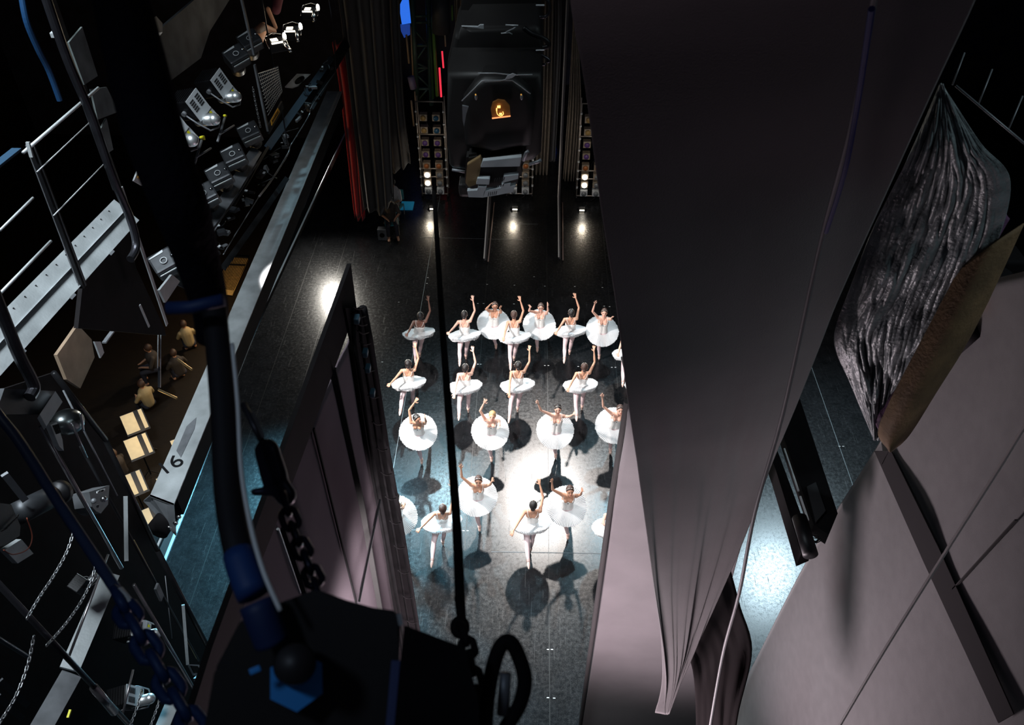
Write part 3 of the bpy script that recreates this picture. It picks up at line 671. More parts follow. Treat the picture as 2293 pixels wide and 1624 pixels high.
for a, b, w, lab, m in (((248, 1285), (155, 1500), .19, 'wide pale grey beam in the lower left tower', GREY), ((160, 1510), (75, 1660), .20, 'dim continuation of the wide beam at the bottom left', GREYM), ((392, 1560), (350, 1660), .17, 'pale beam end at the bottom beside the blue chain', GREY), ((281, 1112), (283, 1256), .045, 'narrow upright pale bar beside the lit labelled box', GREY), ((410, 1355), (420, 1488), .04, 'narrow upright pale bar left of the dark blue stage strip', GREY), ((10, 1062), (56, 1120), .06, 'dim flat grey bar at the left edge above the vented lamp', GREYM)):
    bm = nb(); a3, b3 = B1(*a, -4.6), B1(*b, -4.6); tc = (CAM-(a3+b3)/2).normalized(); bar(bm, a3, b3, w, .03, tc); tag(link('steel_beam', bm, m), lab, 'beam')
root = thing('scaffold_frame', B1(350, 1230, -4.7), 'tall dark steel tower frame edging the blue stage strip', 'frame')
for a, b, r, m in (((236, 985), (352, 1232), .03, BLACKM), ((352, 1232), (482, 1480), .035, BLACKM), ((142, 875), (262, 1110), .010, GREYM), ((180, 1000), (445, 1480), .016, BLACKM), ((300, 1210), (440, 1475), .007, mat('brass_wire', (.35, .26, .12), .4, .7)), ((120, 835), (236, 985), .03, BLACKM), ((370, 1290), (385, 1430), .006, GREYM)):
    bm = nb(); tube(bm, [B1(*a, -4.7), B1(*b, -4.7)], r); link('rail' if r > .02 else 'rod', bm, m, root, True)
post('dark_pipe', [(-20, 1420), (60, 1470)], .02, 'faint short pipe at the left bottom edge', cat='pipe')
for a, b in (((0, 1525), (62, 1580)), ((-5, 1560), (50, 1610))):
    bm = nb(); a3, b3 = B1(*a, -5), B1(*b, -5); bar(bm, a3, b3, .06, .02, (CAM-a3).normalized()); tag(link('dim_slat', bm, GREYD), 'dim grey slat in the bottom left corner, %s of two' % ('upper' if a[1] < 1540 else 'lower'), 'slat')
for k, (pts, lab) in enumerate(((((168, 1180), (150, 1235), (120, 1290), (90, 1335), (60, 1386)), 'left steel chain of the upper pair sagging over the corner pipe'), (((216, 1255), (205, 1300), (180, 1350), (145, 1400), (104, 1446)), 'right steel chain of the upper pair in front of the slotted lamp'), (((76, 1425), (62, 1490), (35, 1560), (-5, 1625)), 'dim chain hanging in the bottom left corner'), (((366, 1530), (355, 1575), (332, 1640)), 'chain beside the blue chain at the bottom'), (((318, 1545), (305, 1590), (285, 1640)), 'chain in front of the lowest slotted lamp'))):
    bm = nb(); chain(bm, smoothp([B1(p[0], p[1], -4.0) for p in pts], 8), .045, .0055, .011); tag(link('steel_chain', bm, CHAINM, None, True), lab, 'chain')
bm = nb(); plate(bm, [B1(*p, -5.3) for p in ((120, 835), (236, 985), (352, 1232), (484, 1484), (445, 1660), (-80, 1660), (-80, 900))], V((-.03, 0, 0)))  # sheet added where only darkness shows behind the tower
tag(link('dark_backing', bm, BLACK), 'added black sheet for the darkness behind the pipes and beams of the lower left tower', 'cloth')
# ------------------------------------------------------------------ fixtures
def par_light(root, s=1., cap=True):
    """box lamp with slotted pale end plate and a silver reflector dome; own frame: +y towards its end plate"""
    bm = nb(); box(bm, V((0, -.12, .02)), .30, .34, .30, bevel=.02); 
    for k in range(7): box(bm, V((0, -.26+k*.045, .178)), .28, .012, .02)
    linkl('body', bm, BLACKM, root)
    bm = nb()
    box(bm, V((0, .06, .0)), .30, .012, .34)
    p = linkl('end_plate', bm, LGREY, root)
    bm = nb()
    for sx in (-.07, .07):
        for k in range(5): box(bm, V((sx, .0685, .11-k*.035)), .09, .006, .014)
    linkl('vent_slot', bm, MGREY, p)
    bm = nb(); cyl(bm, V((.05, -.1, -.21)), V((.05, .2, -.23)), .08, .085, 24); ball(bm, V((.05, .2, -.23)), .085, u=20, v=12)
    linkl('reflector', bm, mat('brushed_reflector', (.75, .78, .8), .38, .85), root, None, True)
    bm = nb(); box(bm, V((-.1, .05, -.22)), .13, .012, .13); sp = linkl('sticker_plate', bm, LGREY, root)
    bm = nb(); box(bm, V((-.1, .058, -.22)), .04, .006, .05); linkl('yellow_mark', bm, YEL, sp)
    for sx in (-1, 1):
        bm = nb(); tube(bm, [V((sx*.175, -.1, 0)), V((sx*.18, .02, -.18)), V((sx*.14, .1, -.34)), V((0, .12, -.40))], .012); linkl('yoke_arm', bm, GREYM, root, None, True)
    bm = nb(); cyl(bm, V((.19, -.1, 0)), V((.15, -.1, 0)), .035, .035, 14); linkl('knob', bm, GREYM, root)
def rotm(v, rx=0, ry=0, rz=0): 
    from mathutils import Euler
    v.rotation_euler = Euler((rx, ry, rz))
ml = thing('moving_light', B1(490, 188, -4.8), 'stage lamp with slotted pale end plate, upper of the three beside the mesh crate', 'stage light', 'slotted stage lamps on the lighting bridge')
par_light(ml); rotm(ml, .30, .25, -1.83)
again(ml, B1(437, 236, -4.7), 'stage lamp with slotted pale end plate, middle of the three beside the mesh crate')
again(ml, B1(383, 280, -4.6), 'slotted stage lamp beside the mesh crate, lowest, partly behind the thick dark rope')
again(ml, B1(305, 1410, -4.9), 'slotted lamp in the lower left tower behind the blue chain', .4, .8)
again(ml, B1(290, 1560, -4.9), 'slotted lamp lowest in the lower left tower', .5, .8)
again(ml, B1(186, 1300, -4.6), 'small slotted lamp catching bright light behind the sagging chains', 1.4, .45)
# silver dome floodlight with box
root = thing('floodlight', B1(150, 945, -4.4), 'silver domed floodlight with pale box on the lower left tower', 'floodlight')
bm = nb(); c = B1(152, 945, -4.4); ball(bm, c, .14, (1.0, 1.25, .9), frame((B1(175, 935, -4.4)-B1(125, 955, -4.4)))); link('dome', bm, mat('brushed_dome', (.3, .33, .34), .3, 1.), root, True)
bm = nb(); plate(bm, [B1(*p, -4.2) for p in ((89, 928), (124, 876), (140, 900), (104, 955))], V((-.04, 0, -.05))); link('end_plate', bm, LGREY, root)
bm = nb(); plate(bm, [B1(*p, -4.25) for p in ((10, 870), (124, 876), (89, 928), (-10, 928))], V((-.3, 0, -.02))); link('top_cover', bm, GREYD, root)
bm = nb(); plate(bm, [B1(*p, -4.25) for p in ((113, 952), (127, 945), (140, 985), (143, 1010), (133, 1000))], V((-.05, 0, 0))); o = link('vented_side', bm, LGREY, root)
bm = nb()
for k in range(4): bar(bm, B1(119+k*3.5, 953-k*1., -4.22), B1(127+k*3.0, 972-k*1., -4.22), .008, .01, V((1, 0, 0)))
link('vent_slot', bm, MGREY, o)
bm = nb(); tube(bm, smoothp([B1(*p, -4.2) for p in ((180, 925), (184, 945), (186, 965))], 3), .012); link('handle', bm, CHROME, root, True)
# text helper
def text(s, loc, right, upv_, size, m, parent=None, name='lettering', ext=.002):
    cu = bpy.data.curves.new(name, 'FONT'); cu.body = s; cu.size = size; cu.extrude = ext; cu.align_x = 'CENTER'; cu.align_y = 'CENTER'
    t = bpy.data.objects.new(name+'_tmp', cu); C.objects.link(t)
    dg = bpy.context.evaluated_depsgraph_get(); me = bpy.data.meshes.new_from_object(t.evaluated_get(dg)); bpy.data.objects.remove(t)
    r = right.normalized(); n = r.cross(upv_).normalized(); u = n.cross(r).normalized()
    me.transform(Matrix.Translation(loc) @ Matrix((r, u, n)).transposed().to_4x4())
    me.materials.clear(); me.materials.append(m); o = bpy.data.objects.new(name, me); C.objects.link(o)
    if parent:
        o.parent = parent
        if parent.type == 'EMPTY': o.location = -parent.location
    return o
root = thing('dimmer_box', B1(222, 1115, -4.6), 'grey metal equipment box with small label strip and round sockets', 'equipment box')
Q = [B1(*p, -4.5) for p in ((200, 1102), (245, 1087), (242, 1130), (226, 1150), (216, 1146), (206, 1135))]
bm = nb(); plate(bm, Q, V((-.2, 0, -.05))); link('casing', bm, GREYM, root)
bm = nb(); plate(bm, [B1(*p, -4.47) for p in ((218, 1101), (236, 1095), (236, 1099), (218, 1105))], V((-.01, 0, 0))); link('label_strip', bm, WHITE, root)
text('LE 3009', B1(227, 1100, -4.46), B1(236, 1097, -4.46)-B1(218, 1103, -4.46), V((0, 0, 1)), .03, BLACK, root)
for q, r in (((232, 1118), .035), ((210, 1122), .03), ((219, 1134), .018)):
    bm = nb(); p = B1(*q, -4.46); tc = (CAM-p).normalized(); cyl(bm, p, p+tc*.03, r, r*.8, 16); link('socket', bm, GREYM if q[0] != 232 else CHROME, root, True)
root = thing('vented_projector', B1(20, 1150, -4.3), 'large dark vented projector with a lit panel at the left edge', 'projector')
bm = nb(); plate(bm, [B1(*p, -4.3) for p in ((-20, 1125), (25, 1130), (46, 1178), (44, 1200), (10, 1222), (-20, 1228))], V((-.4, 0, -.1))); o = link('casing', bm, GREYD, root)
bm = nb()
for k in range(6):
    bar(bm, B1(2+k*7, 1190-k*6, -4.28), B1(16+k*5, 1182-k*6, -4.28), .012, .01, V((1, 0, 0)))
link('vent_slot', bm, MGREY, o)
bm = nb(); plate(bm, [B1(*p, -4.5) for p in ((10, 1232), (48, 1208), (75, 1240), (40, 1262))], V((-.05, 0, 0))); link('frosted_panel', bm, GREY, root)
bm = nb(); tube(bm, smoothp([B1(*p, -4.25) for p in ((60, 1160), (72, 1200), (62, 1230), (30, 1242), (8, 1232))], 6), .005); link('cable', bm, mat('red_cable', (.2, .04, .02), .5), root, True)
root = thing('dark_cylinder_lamp', B1(80, 1120, -4.7), 'dark horizontal cylinder lamp behind the blue sleeved pipe', 'lamp')
bm = nb(); cyl(bm, B1(40, 1150, -4.7), B1(130, 1105, -4.7), .11, .11, 24); link('barrel', bm, GREYD, root, True)
bm = nb(); cyl(bm, B1(126, 1107, -4.65), B1(138, 1101, -4.65), .12, .12, 24); link('rim', bm, BLACKM, root, True)
root = thing('square_lamp', B1(450, 1500, -4.6), 'small square fixture at the foot of the tower beside the stage strip', 'stage light')
bm = nb(); plate(bm, [B1(*p, -4.6) for p in ((422, 1488), (446, 1489), (458, 1510), (434, 1512))], V((-.02, 0, -.02))); link('frame', bm, LGREY, root)
bm = nb(); plate(bm, [B1(*p, -4.58) for p in ((427, 1491), (443, 1492), (452, 1507), (436, 1508))], V((-.01, 0, 0))); link('lens', bm, BLACK, root)
bm = nb(); plate(bm, [B1(*p, -4.62) for p in ((458, 1511), (473, 1518), (472, 1545), (460, 1552), (448, 1520))], V((-.1, 0, 0))); link('housing', bm, GREYM, root)
bm = nb(); bar(bm, B1(350, 1313, -4.5), B1(362, 1340, -4.5), .09, .03, V((1, 0, 0))); tag(link('labelled_bracket', bm, GREYM), 'small grey bracket left of the blue stage strip', 'bracket')
bm = nb(); bar(bm, B1(152, 1608, -4.1), B1(158, 1590, -4.1), .02, .02); tag(link('yellow_tag', bm, YEL), 'small yellow tag at the bottom left', 'tag')
# ------------------------------------------------------------------ lighting bridge further along
XC = -5.0
def B2(px, py, x=XC): return onx(px, py, x)
root = thing('bridge_gantry', B2(620, 380), 'dark lighting bridge with trays, rails and fittings along the stage edge', 'gantry')
for a, b, w, h, m, nm in (((452, 535), (575, 335), .20, .02, GREYM, 'cable_tray'), ((400, 640), (452, 535), .18, .02, GREYM, 'cable_tray'), ((600, 330), (742, 130), .14, .05, mat('blue_grey_steel', (.08, .12, .17), .4, .5), 'beam'), ((500, 600), (642, 400), .10, .05, GREYD, 'beam'), ((465, 560), (600, 330), .05, .05, GREYD, 'beam'), ((690, 240), (780, 90), .24, .05, GREYD, 'beam')):
    bm = nb(); a3, b3 = B2(*a), B2(*b); bar(bm, a3, b3, w, h, (CAM-(a3+b3)/2).normalized()); link(nm, bm, m, root)
for pts, r, m in ((((752, 160), (700, 235), (690, 262), (648, 330)), .012, PIPEB), (((648, 330), (644, 345), (610, 400), (580, 440)), .018, PIPEB), (((466, 528), (520, 455), (575, 365)), .014, PIPE), (((580, 440), (530, 520), (500, 570)), .008, GREYM), (((585, -10), (600, 80), (625, 210), (645, 330)), .014, PIPE), (((735, -5), (745, 60), (752, 160)), .016, PIPE)):
    bm = nb(); tube(bm, smoothp([B2(*p, -4.8) for p in pts], 5), r); link('rail', bm, m, root, True)
rnd = random.Random(5)
for k in range(26):
    t = k/26; px = 480+270*t+rnd.uniform(-10, 14); py = 560-430*t+rnd.uniform(-12, 12)
    p = B2(px, py, -4.85); bm = nb(); fr = frame(V((rnd.uniform(-1, 1), rnd.uniform(-1, 1), rnd.uniform(-.4, .4))))
    box(bm, p, rnd.uniform(.04, .12), rnd.uniform(.06, .2), rnd.uniform(.03, .08), fr, .006); link('clamp', bm, rnd.choice([GREYM, GREYD, GREYD, BLACKM]), root)
    if k % 2 == 0:
        q = p+V((rnd.uniform(-.1, .1), rnd.uniform(-.1, .1), .06)); bm = nb(); box(bm, q, .04, .05, .012, fr); link('bright_fitting', bm, LGREY, root)
    if k % 3 == 0:
        bm = nb(); tube(bm, smoothp([p+V((rnd.uniform(-.2, .2), j*.12, rnd.uniform(-.1, .1))) for j in range(4)], 5), .008, 6); link('cable', bm, GREYD, root, True)
# profile lights in a row
def profile_light(root):
    bm = nb(); box(bm, V((0, 0, 0)), .36, .30, .26, bevel=.03); linkl('housing', bm, GREYD, root)
    bm = nb(); box(bm, V((0, -.165, .05)), .30, .012, .02); linkl('label_strip', bm, LGREY, root)
    bm = nb(); plate(bm, [V((-.16, .1, .135)), V((.06, .13, .135)), V((.05, .09, .135)), V((-.15, .085, .135))], V((0, 0, .006))); linkl('pale_strip', bm, LGREY, root)
    bm = nb(); tube(bm, [V((math.cos(a)*.045, -.03+math.sin(a)*.045, .15)) for a in [2*PI*k/16 for k in range(16)]], .007, 6, closed=True); linkl('ring_handle', bm, LGREY, root, None, True)
    bm = nb(); ball(bm, V((.13, -.02, .14)), .028, u=12, v=8); linkl('socket', bm, CHROME, root, None, True)
    bm = nb(); cyl(bm, V((0, .0, -.1)), V((0, .1, -.4)), .11, .13, 20); linkl('barrel', bm, BLACKM, root, None, True)
pl = thing('profile_light', B2(560, 300), 'boxy dark spotlight with ring handle right below the mesh crate', 'spotlight', 'boxy spotlights in a row on the bridge')
profile_light(pl); rotm(pl, .45, -.25, .45)
for k, (px, py, lab) in enumerate(((525, 352, 'boxy dark spotlight with ring handle, second in the row below the mesh crate'), (492, 395, 'boxy dark spotlight with ring handle, third in the row below the mesh crate'), (460, 440, 'boxy dark spotlight with ring handle, fourth in the row, right of the thick dark rope'), (372, 590, 'boxy dark spotlight with ring handle just above the ridged pale plate'), (560, 95, 'boxy dark spotlight in the shadow at the top beside the grey frame post'), (530, 130, 'boxy dark housing above the slotted stage lamps'))):
    again(pl, B2(px, py, -5.0), lab, .05*k)
# mesh crate
def mesh_mat():
    m = mat('wire_mesh', (.45, .47, .5), .4, .6); n = m.node_tree.nodes; l = m.node_tree.links
    tc = n.new('ShaderNodeTexCoord'); mp = n.new('ShaderNodeMapping'); mp.inputs['Rotation'].default_value = (0, .8, .8); l.new(tc.outputs['Object'], mp.inputs[0])
    ws = []
    for ax_ in ('X', 'Y'):
        w = n.new('ShaderNodeTexWave'); w.bands_direction = ax_; w.inputs['Scale'].default_value = 8; l.new(mp.outputs[0], w.inputs[0]); ws.append(w)
    mx = n.new('ShaderNodeMath'); mx.operation = 'MAXIMUM'; l.new(ws[0].outputs['Fac'], mx.inputs[0]); l.new(ws[1].outputs['Fac'], mx.inputs[1])
    r = n.new('ShaderNodeMath'); r.operation = 'GREATER_THAN'; r.inputs[1].default_value = .8; l.new(mx.outputs[0], r.inputs[0]); l.new(r.outputs[0], n['Principled BSDF'].inputs['Alpha']); return m
root = thing('mesh_crate', B2(600, 210, -4.6), 'wire mesh crate with grey corner post and orange label on the bridge', 'crate')
MS = GREYM
def latt(bm, a, b, c, d, n1, n2, r):
    for k in range(n1+1):
        t = k/n1; tube(bm, [a.lerp(b, t), d.lerp(c, min(1, t+.15))], r, 4)
    for k in range(n2+1):
        t = k/n2; tube(bm, [a.lerp(d, t), b.lerp(c, min(1, t+.05))], r, 4)
a, b, c, d = [B2(*p, -4.6) for p in ((578, 165), (622, 148), (632, 205), (600, 258))]
bm = nb(); latt(bm, a, b, c, d, 12, 12, .006); link('mesh_side', bm, GREY, root)
bm = nb(); bar(bm, B2(570, 145, -4.55), B2(600, 293, -4.55), .06, .03, V((1, 0, 0))); link('corner_post', bm, GREYM, root)
bm = nb(); bar(bm, B2(539, -10, -4.5), B2(569, 122, -4.5), .06, .03, V((1, 0, 0))); link('upper_post', bm, GREYM, root)
bm = nb(); bar(bm, B2(600, 292, -4.55), B2(632, 235, -4.55), .14, .03, V((1, 0, 0))); link('lower_side', bm, GREYD, root)
bm = nb(); plate(bm, [B2(*p, -4.48) for p in ((607, 270), (623, 242), (627, 250), (609, 281))], V((-.01, 0, 0))); o = link('orange_label', bm, ORANGE, root)
bm = nb(); bar(bm, B2(611, 271, -4.46), B2(623, 250, -4.46), .025, .004, V((1, 0, 0))); 
bmesh.ops.delete(bm, geom=bm.verts[:], context='VERTS')
for k in range(7):
    q = B2(611+k*1.9, 271-k*3.3, -4.46); box(bm, q, .01, .012, .035)
link('label_print', bm, BLACK, o)
for k in range(14):
    bm = nb(); 
    if k == 0:
        chain(bm, smoothp([B2(*p, -4.5) for p in ((566, 195), (573, 235), (583, 285))], 6), .05, .006, .013); link('safety_chain', bm, CHAINM, root, True)
    else: bm.free()
for q, lab in (((504, 259), 'small yellow knob on a stand right of the slotted lamps'), ((452, 310), 'bright yellow clamp below the middle slotted lamp')):
    root = thing('yoke_stand', B1(*q, -4.5), lab, 'clamp stand')
    bm = nb(); tube(bm, [B1(q[0]-3, q[1]-2, -4.5), B1(q[0]+4, q[1]-4, -4.5), B1(q[0]+5, q[1]+3, -4.5)] if q[0] < 480 else [B1(q[0]-2, q[1], -4.5), B1(q[0]+2, q[1], -4.5)], .018); link('yellow_cap', bm, YEL, root, True)
    bm = nb(); tube(bm, [B1(q[0], q[1]+3, -4.5), B1(q[0]-17, q[1]+58, -4.5)], .018); link('stand_rod', bm, GREYM, root, True)
    bm = nb(); tube(bm, [B1(q[0]-12, q[1]+42, -4.45), B1(q[0]+20, q[1]+22, -4.45)], .014); link('side_arm', bm, GREYM, root, True)
bm = nb(); plate(bm, [B2(*p, -4.6) for p in ((638, 194), (665, 165), (696, 166), (670, 190), (655, 196))], V((0, 0, -.02)))
root = thing('lamp_flange', B2(668, 180, -4.6), 'pale flange plate with an oval opening right of the mesh crate', 'flange')
link('flange', bm, LGREY, root)
bm = nb(); pc = B2(671, 179, -4.58); plate(bm, [B2(671+11*math.cos(a)+2*math.sin(a), 179-8*math.sin(a)*1-4*math.cos(a), -4.57) for a in [2*PI*k/14 for k in range(14)]], V((0, 0, -.01))); link('opening', bm, BLACK, root)
# bright working lamps
def work_lamp(root):
    bm = nb(); box(bm, V((0, 0, 0)), .34, .30, .20, bevel=.02); linkl('housing', bm, BLACKM, root)
    bm = nb(); tube(bm, [V((-.19, -.15, 0)), V((-.19, .15, .12)), V((0, .2, .16)), V((.19, .15, .12)), V((.19, -.15, 0))], .012); linkl('guard', bm, CHROME, root, None, True)
    bm = nb(); box(bm, V((-.04, -.02, .108)), .13, .13, .012); linkl('lit_window', bm, LAMPS, root)
    bm = nb(); ball(bm, V((.18, .03, .12)), .055, (.7, .7, 1.4), u=12, v=8); linkl('bulb', bm, LAMPW, root, None, True)
    bm = nb(); box(bm, V((-.02, -.17, .1)), .22, .02, .03); linkl('lit_slot', bm, LAMPS, root)
    bm = nb(); cyl(bm, V((.1, -.1, .05)), V((.16, -.42, .0)), .05, .04, 14); linkl('snoot', bm, CHROME, root, None, True)
wl = thing('work_lamp', B2(695, 30, -5.0), 'brilliantly lit lamp at the very top of the bridge', 'work lamp', 'bright lamps on the bridge'); work_lamp(wl)
again(wl, B2(655, 74, -5.0), 'brilliantly lit lamp, middle of the three bright ones', .1)
again(wl, B2(620, 100, -5.0), 'brilliantly lit lamp, lowest of the three bright ones', .5)
for q in ((695, 22), (655, 66), (640, 90)): 
    p = B2(*q, -4.7); d_ = bpy.data.lights.new('lamp_glow', 'POINT'); d_.energy = 5; d_.color = (1, .8, .55); d_.shadow_soft_size = .08
    lo = bpy.data.objects.new('lamp_glow', d_); C.objects.link(lo); lo.location = p+V((.3, 0, .3))
# bridge person bent over
root = thing('person', B2(560, 60, -5.4), 'technician in dark red clothes bending over the bright lamps, mostly in shadow', 'person')
p0 = B2(618, -20, -5.4); p1 = B2(605, 60, -5.3); 
bm = nb(); capsule(bm, B2(612, 70, -5.3), B2(590, 60, -5.3), .07, .07); capsule(bm, B2(590, 60, -5.3), B2(578, 90, -5.2), .09, .1); capsule(bm, B2(600, 20, -5.4), B2(618, 62, -5.3), .05, .04); capsule(bm, B2(578, 95, -5.2), B2(572, 118, -5.1), .07, .05)
o = link('body', bm, SKINT, root, True); remesh(o, .02)
bm = nb(); capsule(bm, B2(625, -30, -5.4), B2(618, 22, -5.3), .14, .10); o = link('shirt', bm, mat('maroon_shirt', (.12, .03, .05), .8), root, True); remesh(o, .02)
bm = nb(); capsule(bm, B2(586, 62, -5.25), B2(575, 72, -5.25), .095, .09); link('hair', bm, HAIRN, root, True)
# far upper-left housing and ledges
bm = nb(); a3, b3 = B1(330, 50, -5.2), B1(362, 72, -5.2); plate(bm, [B1(*p, -5.2) for p in ((334, 45), (350, 36), (364, 52), (364, 72), (332, 76))], V((-.1, 0, -.1))); tag(link('pale_housing', bm, GREYM), 'pale rounded lamp housing high at the upper left', 'housing')
bm = nb(); plate(bm, [B1(*p, -6.2) for p in ((435, 0), (520, -10), (470, 70), (450, 130), (370, 190), (330, 90))], V((-.05, 0, 0))); tag(link('dim_wall_panel', bm, mat('dim_panel', (.10, .11, .12), .7, var=.4, vscale=2)), 'dim grey wall panel behind the lamps at the upper left', 'panel')
for k, (px, py) in enumerate(((309, 395),)):
    root = thing('labelled_lamp_end', B1(px, py, -4.7), 'pale tilted lamp end with a yellow label left of the thick dark rope', 'lamp end')
    bm = nb(); plate(bm, [B1(*p, -4.7) for p in ((300, 405), (310, 380), (324, 392), (319, 416))], V((-.02, 0, 0))); link('plate', bm, LGREY, root)
    bm = nb(); plate(bm, [B1(*p, -4.68) for p in ((309, 398), (311, 393), (315, 395), (314, 402))], V((-.01, 0, 0))); link('label', bm, ORANGE, root)
# ------------------------------------------------------------------ overhead border beam with 16 and the dark rail before the stage strip
ZB = 5.5
def Zb(px, py, z=ZB): return onz(px, py, z)
root = thing('border_beam', Zb(450, 930), 'long overhead steel box beam marked 16, running along the stage edge', 'beam')
Ln = [(345, 1085), (440, 880), (511, 722), (620, 500), (738, 300), (797, 200)]; Rn = [(378, 1150), (470, 945), (553, 745), (650, 520), (747, 318), (797, 222)]
aL, bL = Zb(345, 1085), Zb(792, 203); aR, bR = Zb(384, 1140), Zb(796, 215)
xl = Zb(345, 1085).x*.8+Zb(511, 722).x*.2; xr = (Zb(384, 1120).x+Zb(553, 745).x)/2; ya = Zb(365, 1112).y; yb = Zb(794, 205).y
print('beam x', xl, xr, ya, yb, [round(Zb(*p).x, 2) for p in Ln], [round(Zb(*p).x, 2) for p in Rn])
xl2, xr2 = Zb(738, 300).x, Zb(747, 318).x
bm = nb(); plate(bm, [V((xl, ya, ZB)), V((xr, ya-.15, ZB)), V((xr, yb, ZB)), V((xl, yb, ZB))], V((0, 0, -.02))); link('top_plate', bm, GREY, root)
bm = nb(); box(bm, V(((xl+xr)/2, (ya+yb)/2, ZB-.22)), abs(xr-xl)-.02, yb-ya, .38); link('box_body', bm, BLACK, root)
bm = nb(); plate(bm, [V((xl-.2, ya+.1, ZB-.25)), V((xl, ya, ZB)), V((xr, ya-.15, ZB)), V((xr-.02, ya-.35, ZB-.45))], V((0, .03, 0))); link('end_plate', bm, GREYM, root)
t0 = Zb(366, 1060); text('16', Zb(381, 1042, ZB+.01), V((.95, 1, 0)), V((0, 0, 1)).cross(V((.95, 1, 0))), .38, BLACKM, root, 'number_16')
bm = nb(); plate(bm, [Zb(*p, ZB+.005) for p in ((395, 1010), (418, 955), (440, 935), (436, 960), (405, 1025))], V((0, 0, .004))); link('dark_patch', bm, GREYM, root)
root = thing('clamp_pipe', Zb(380, 1190, 5.0), 'black pipe end with bright wing nuts at the near end of the dark rail', 'pipe')
bm = nb(); cyl(bm, Zb(352, 1190, 5.1), Zb(402, 1120, 5.1), .16, .13, 20); link('pipe_end', bm, BLACK, root, True)
for q in ((384, 1126), (400, 1158), (393, 1172), (378, 1182)):
    bm = nb(); ball(bm, Zb(q[0], q[1], 5.25), .04, (1, .6, .8), u=10, v=8); link('wing_nut', bm, CHROME, root, True)
ZR = 3.0
root = thing('dark_rail', onz(480, 1000, ZR), 'long black rail running over the edge of the blue stage strip', 'rail')
x1 = onz(405, 1140, ZR).x; x2 = onz(392, 1110, ZR).x
ra = [onz(p[0], p[1], ZR) for p in ((402, 1115), (530, 845), (600, 690), (700, 475), (790, 285))]
bm = nb(); plate(bm, [onz(*p, ZR) for p in ((350, 1215), (574, 716), (700, 448), (790, 262), (797, 222), (745, 330), (655, 520), (548, 765), (462, 960), (392, 1110), (335, 1190))], V((0, 0, -.2))); link('rail_body', bm, BLACKM, root)
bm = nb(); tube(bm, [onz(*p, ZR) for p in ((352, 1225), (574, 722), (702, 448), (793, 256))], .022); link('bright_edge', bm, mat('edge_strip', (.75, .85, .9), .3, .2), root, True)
# ------------------------------------------------------------------ orchestra pit glimpsed below
def pitz(px, py, z): return onz(px, py, z)
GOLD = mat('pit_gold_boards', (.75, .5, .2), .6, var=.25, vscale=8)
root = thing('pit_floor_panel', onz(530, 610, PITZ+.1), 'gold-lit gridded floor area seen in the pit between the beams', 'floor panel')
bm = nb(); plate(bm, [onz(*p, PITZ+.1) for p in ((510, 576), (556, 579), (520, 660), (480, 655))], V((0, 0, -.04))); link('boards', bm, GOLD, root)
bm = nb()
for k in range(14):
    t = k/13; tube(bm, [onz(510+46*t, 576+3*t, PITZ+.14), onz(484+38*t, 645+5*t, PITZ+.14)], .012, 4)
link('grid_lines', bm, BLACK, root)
for a, b in (((500, 592), (548, 594)), ((510, 574), (556, 577))):
    bm = nb(); tube(bm, [onz(*a, PITZ+.3), onz(*b, PITZ+.3)], .03); link('rail', bm, BLACKM, root)
PAPER = mat('sheet_music', (.9, .82, .62), .7, var=.06)
def stand(px, py, lab, w=.9, rz=.5):
    p = onz(px, py, PITZ+1.1); root = thing('music_stand', V((p.x, p.y, PITZ)), lab, 'music stand', 'music stands in the orchestra pit')
    bm = nb(); tube(bm, [V((0, 0, 0)), V((0, 0, 1.05))], .02, 8); linkl('pole', bm, BLACKM, root)
    bm = nb(); R_ = Matrix.Rotation(rz, 3, 'Z') @ Matrix.Rotation(.6, 3, 'X'); box(bm, V((0, 0, 1.08)), w*1.1, .62, .02, R_); linkl('desk', bm, BLACKM, root)
    bm = nb(); box(bm, V((0, 0, 1.11))+R_ @ V((-.12, 0, 0)), w*.62, .55, .01, R_); linkl('music_sheet', bm, PAPER, root)
    bm = nb(); box(bm, V((0, 0, 1.11))+R_ @ V((w*.4, 0, 0)), w*.18, .55, .01, R_); linkl('music_sheet', bm, PAPER, root)
    for k in range(3):
        bm = nb(); a = k*2.1; tube(bm, [V((0, 0, .15)), V((math.cos(a)*.3, math.sin(a)*.3, 0.01))], .012, 6); linkl('foot', bm, BLACKM, root)
    l_ = bpy.data.lights.new('desk_light', 'POINT'); l_.energy = 9; l_.color = (1, .72, .38); l_.shadow_soft_size = .05
    lo = bpy.data.objects.new('desk_light', l_); C.objects.link(lo); lo.location = V((p.x, p.y, PITZ+1.1))+R_ @ V((0, 0, .7))
    return root
for px, py, lab in ((311, 1000, 'lit music stand just left of the beam number in the pit'), (297, 1085, 'lit music stand left of the near end of the box beam'), (338, 1163, 'nearest lit music stand by the tower frame'), (302, 945, 'small lit music stand furthest up the left pit gap'), (415, 1000, 'sliver of a lit music stand right of the box beam'), (385, 1085, 'lit music stand showing below the beam number beside the dark rail')):
    stand(px, py, lab, .55, .6)
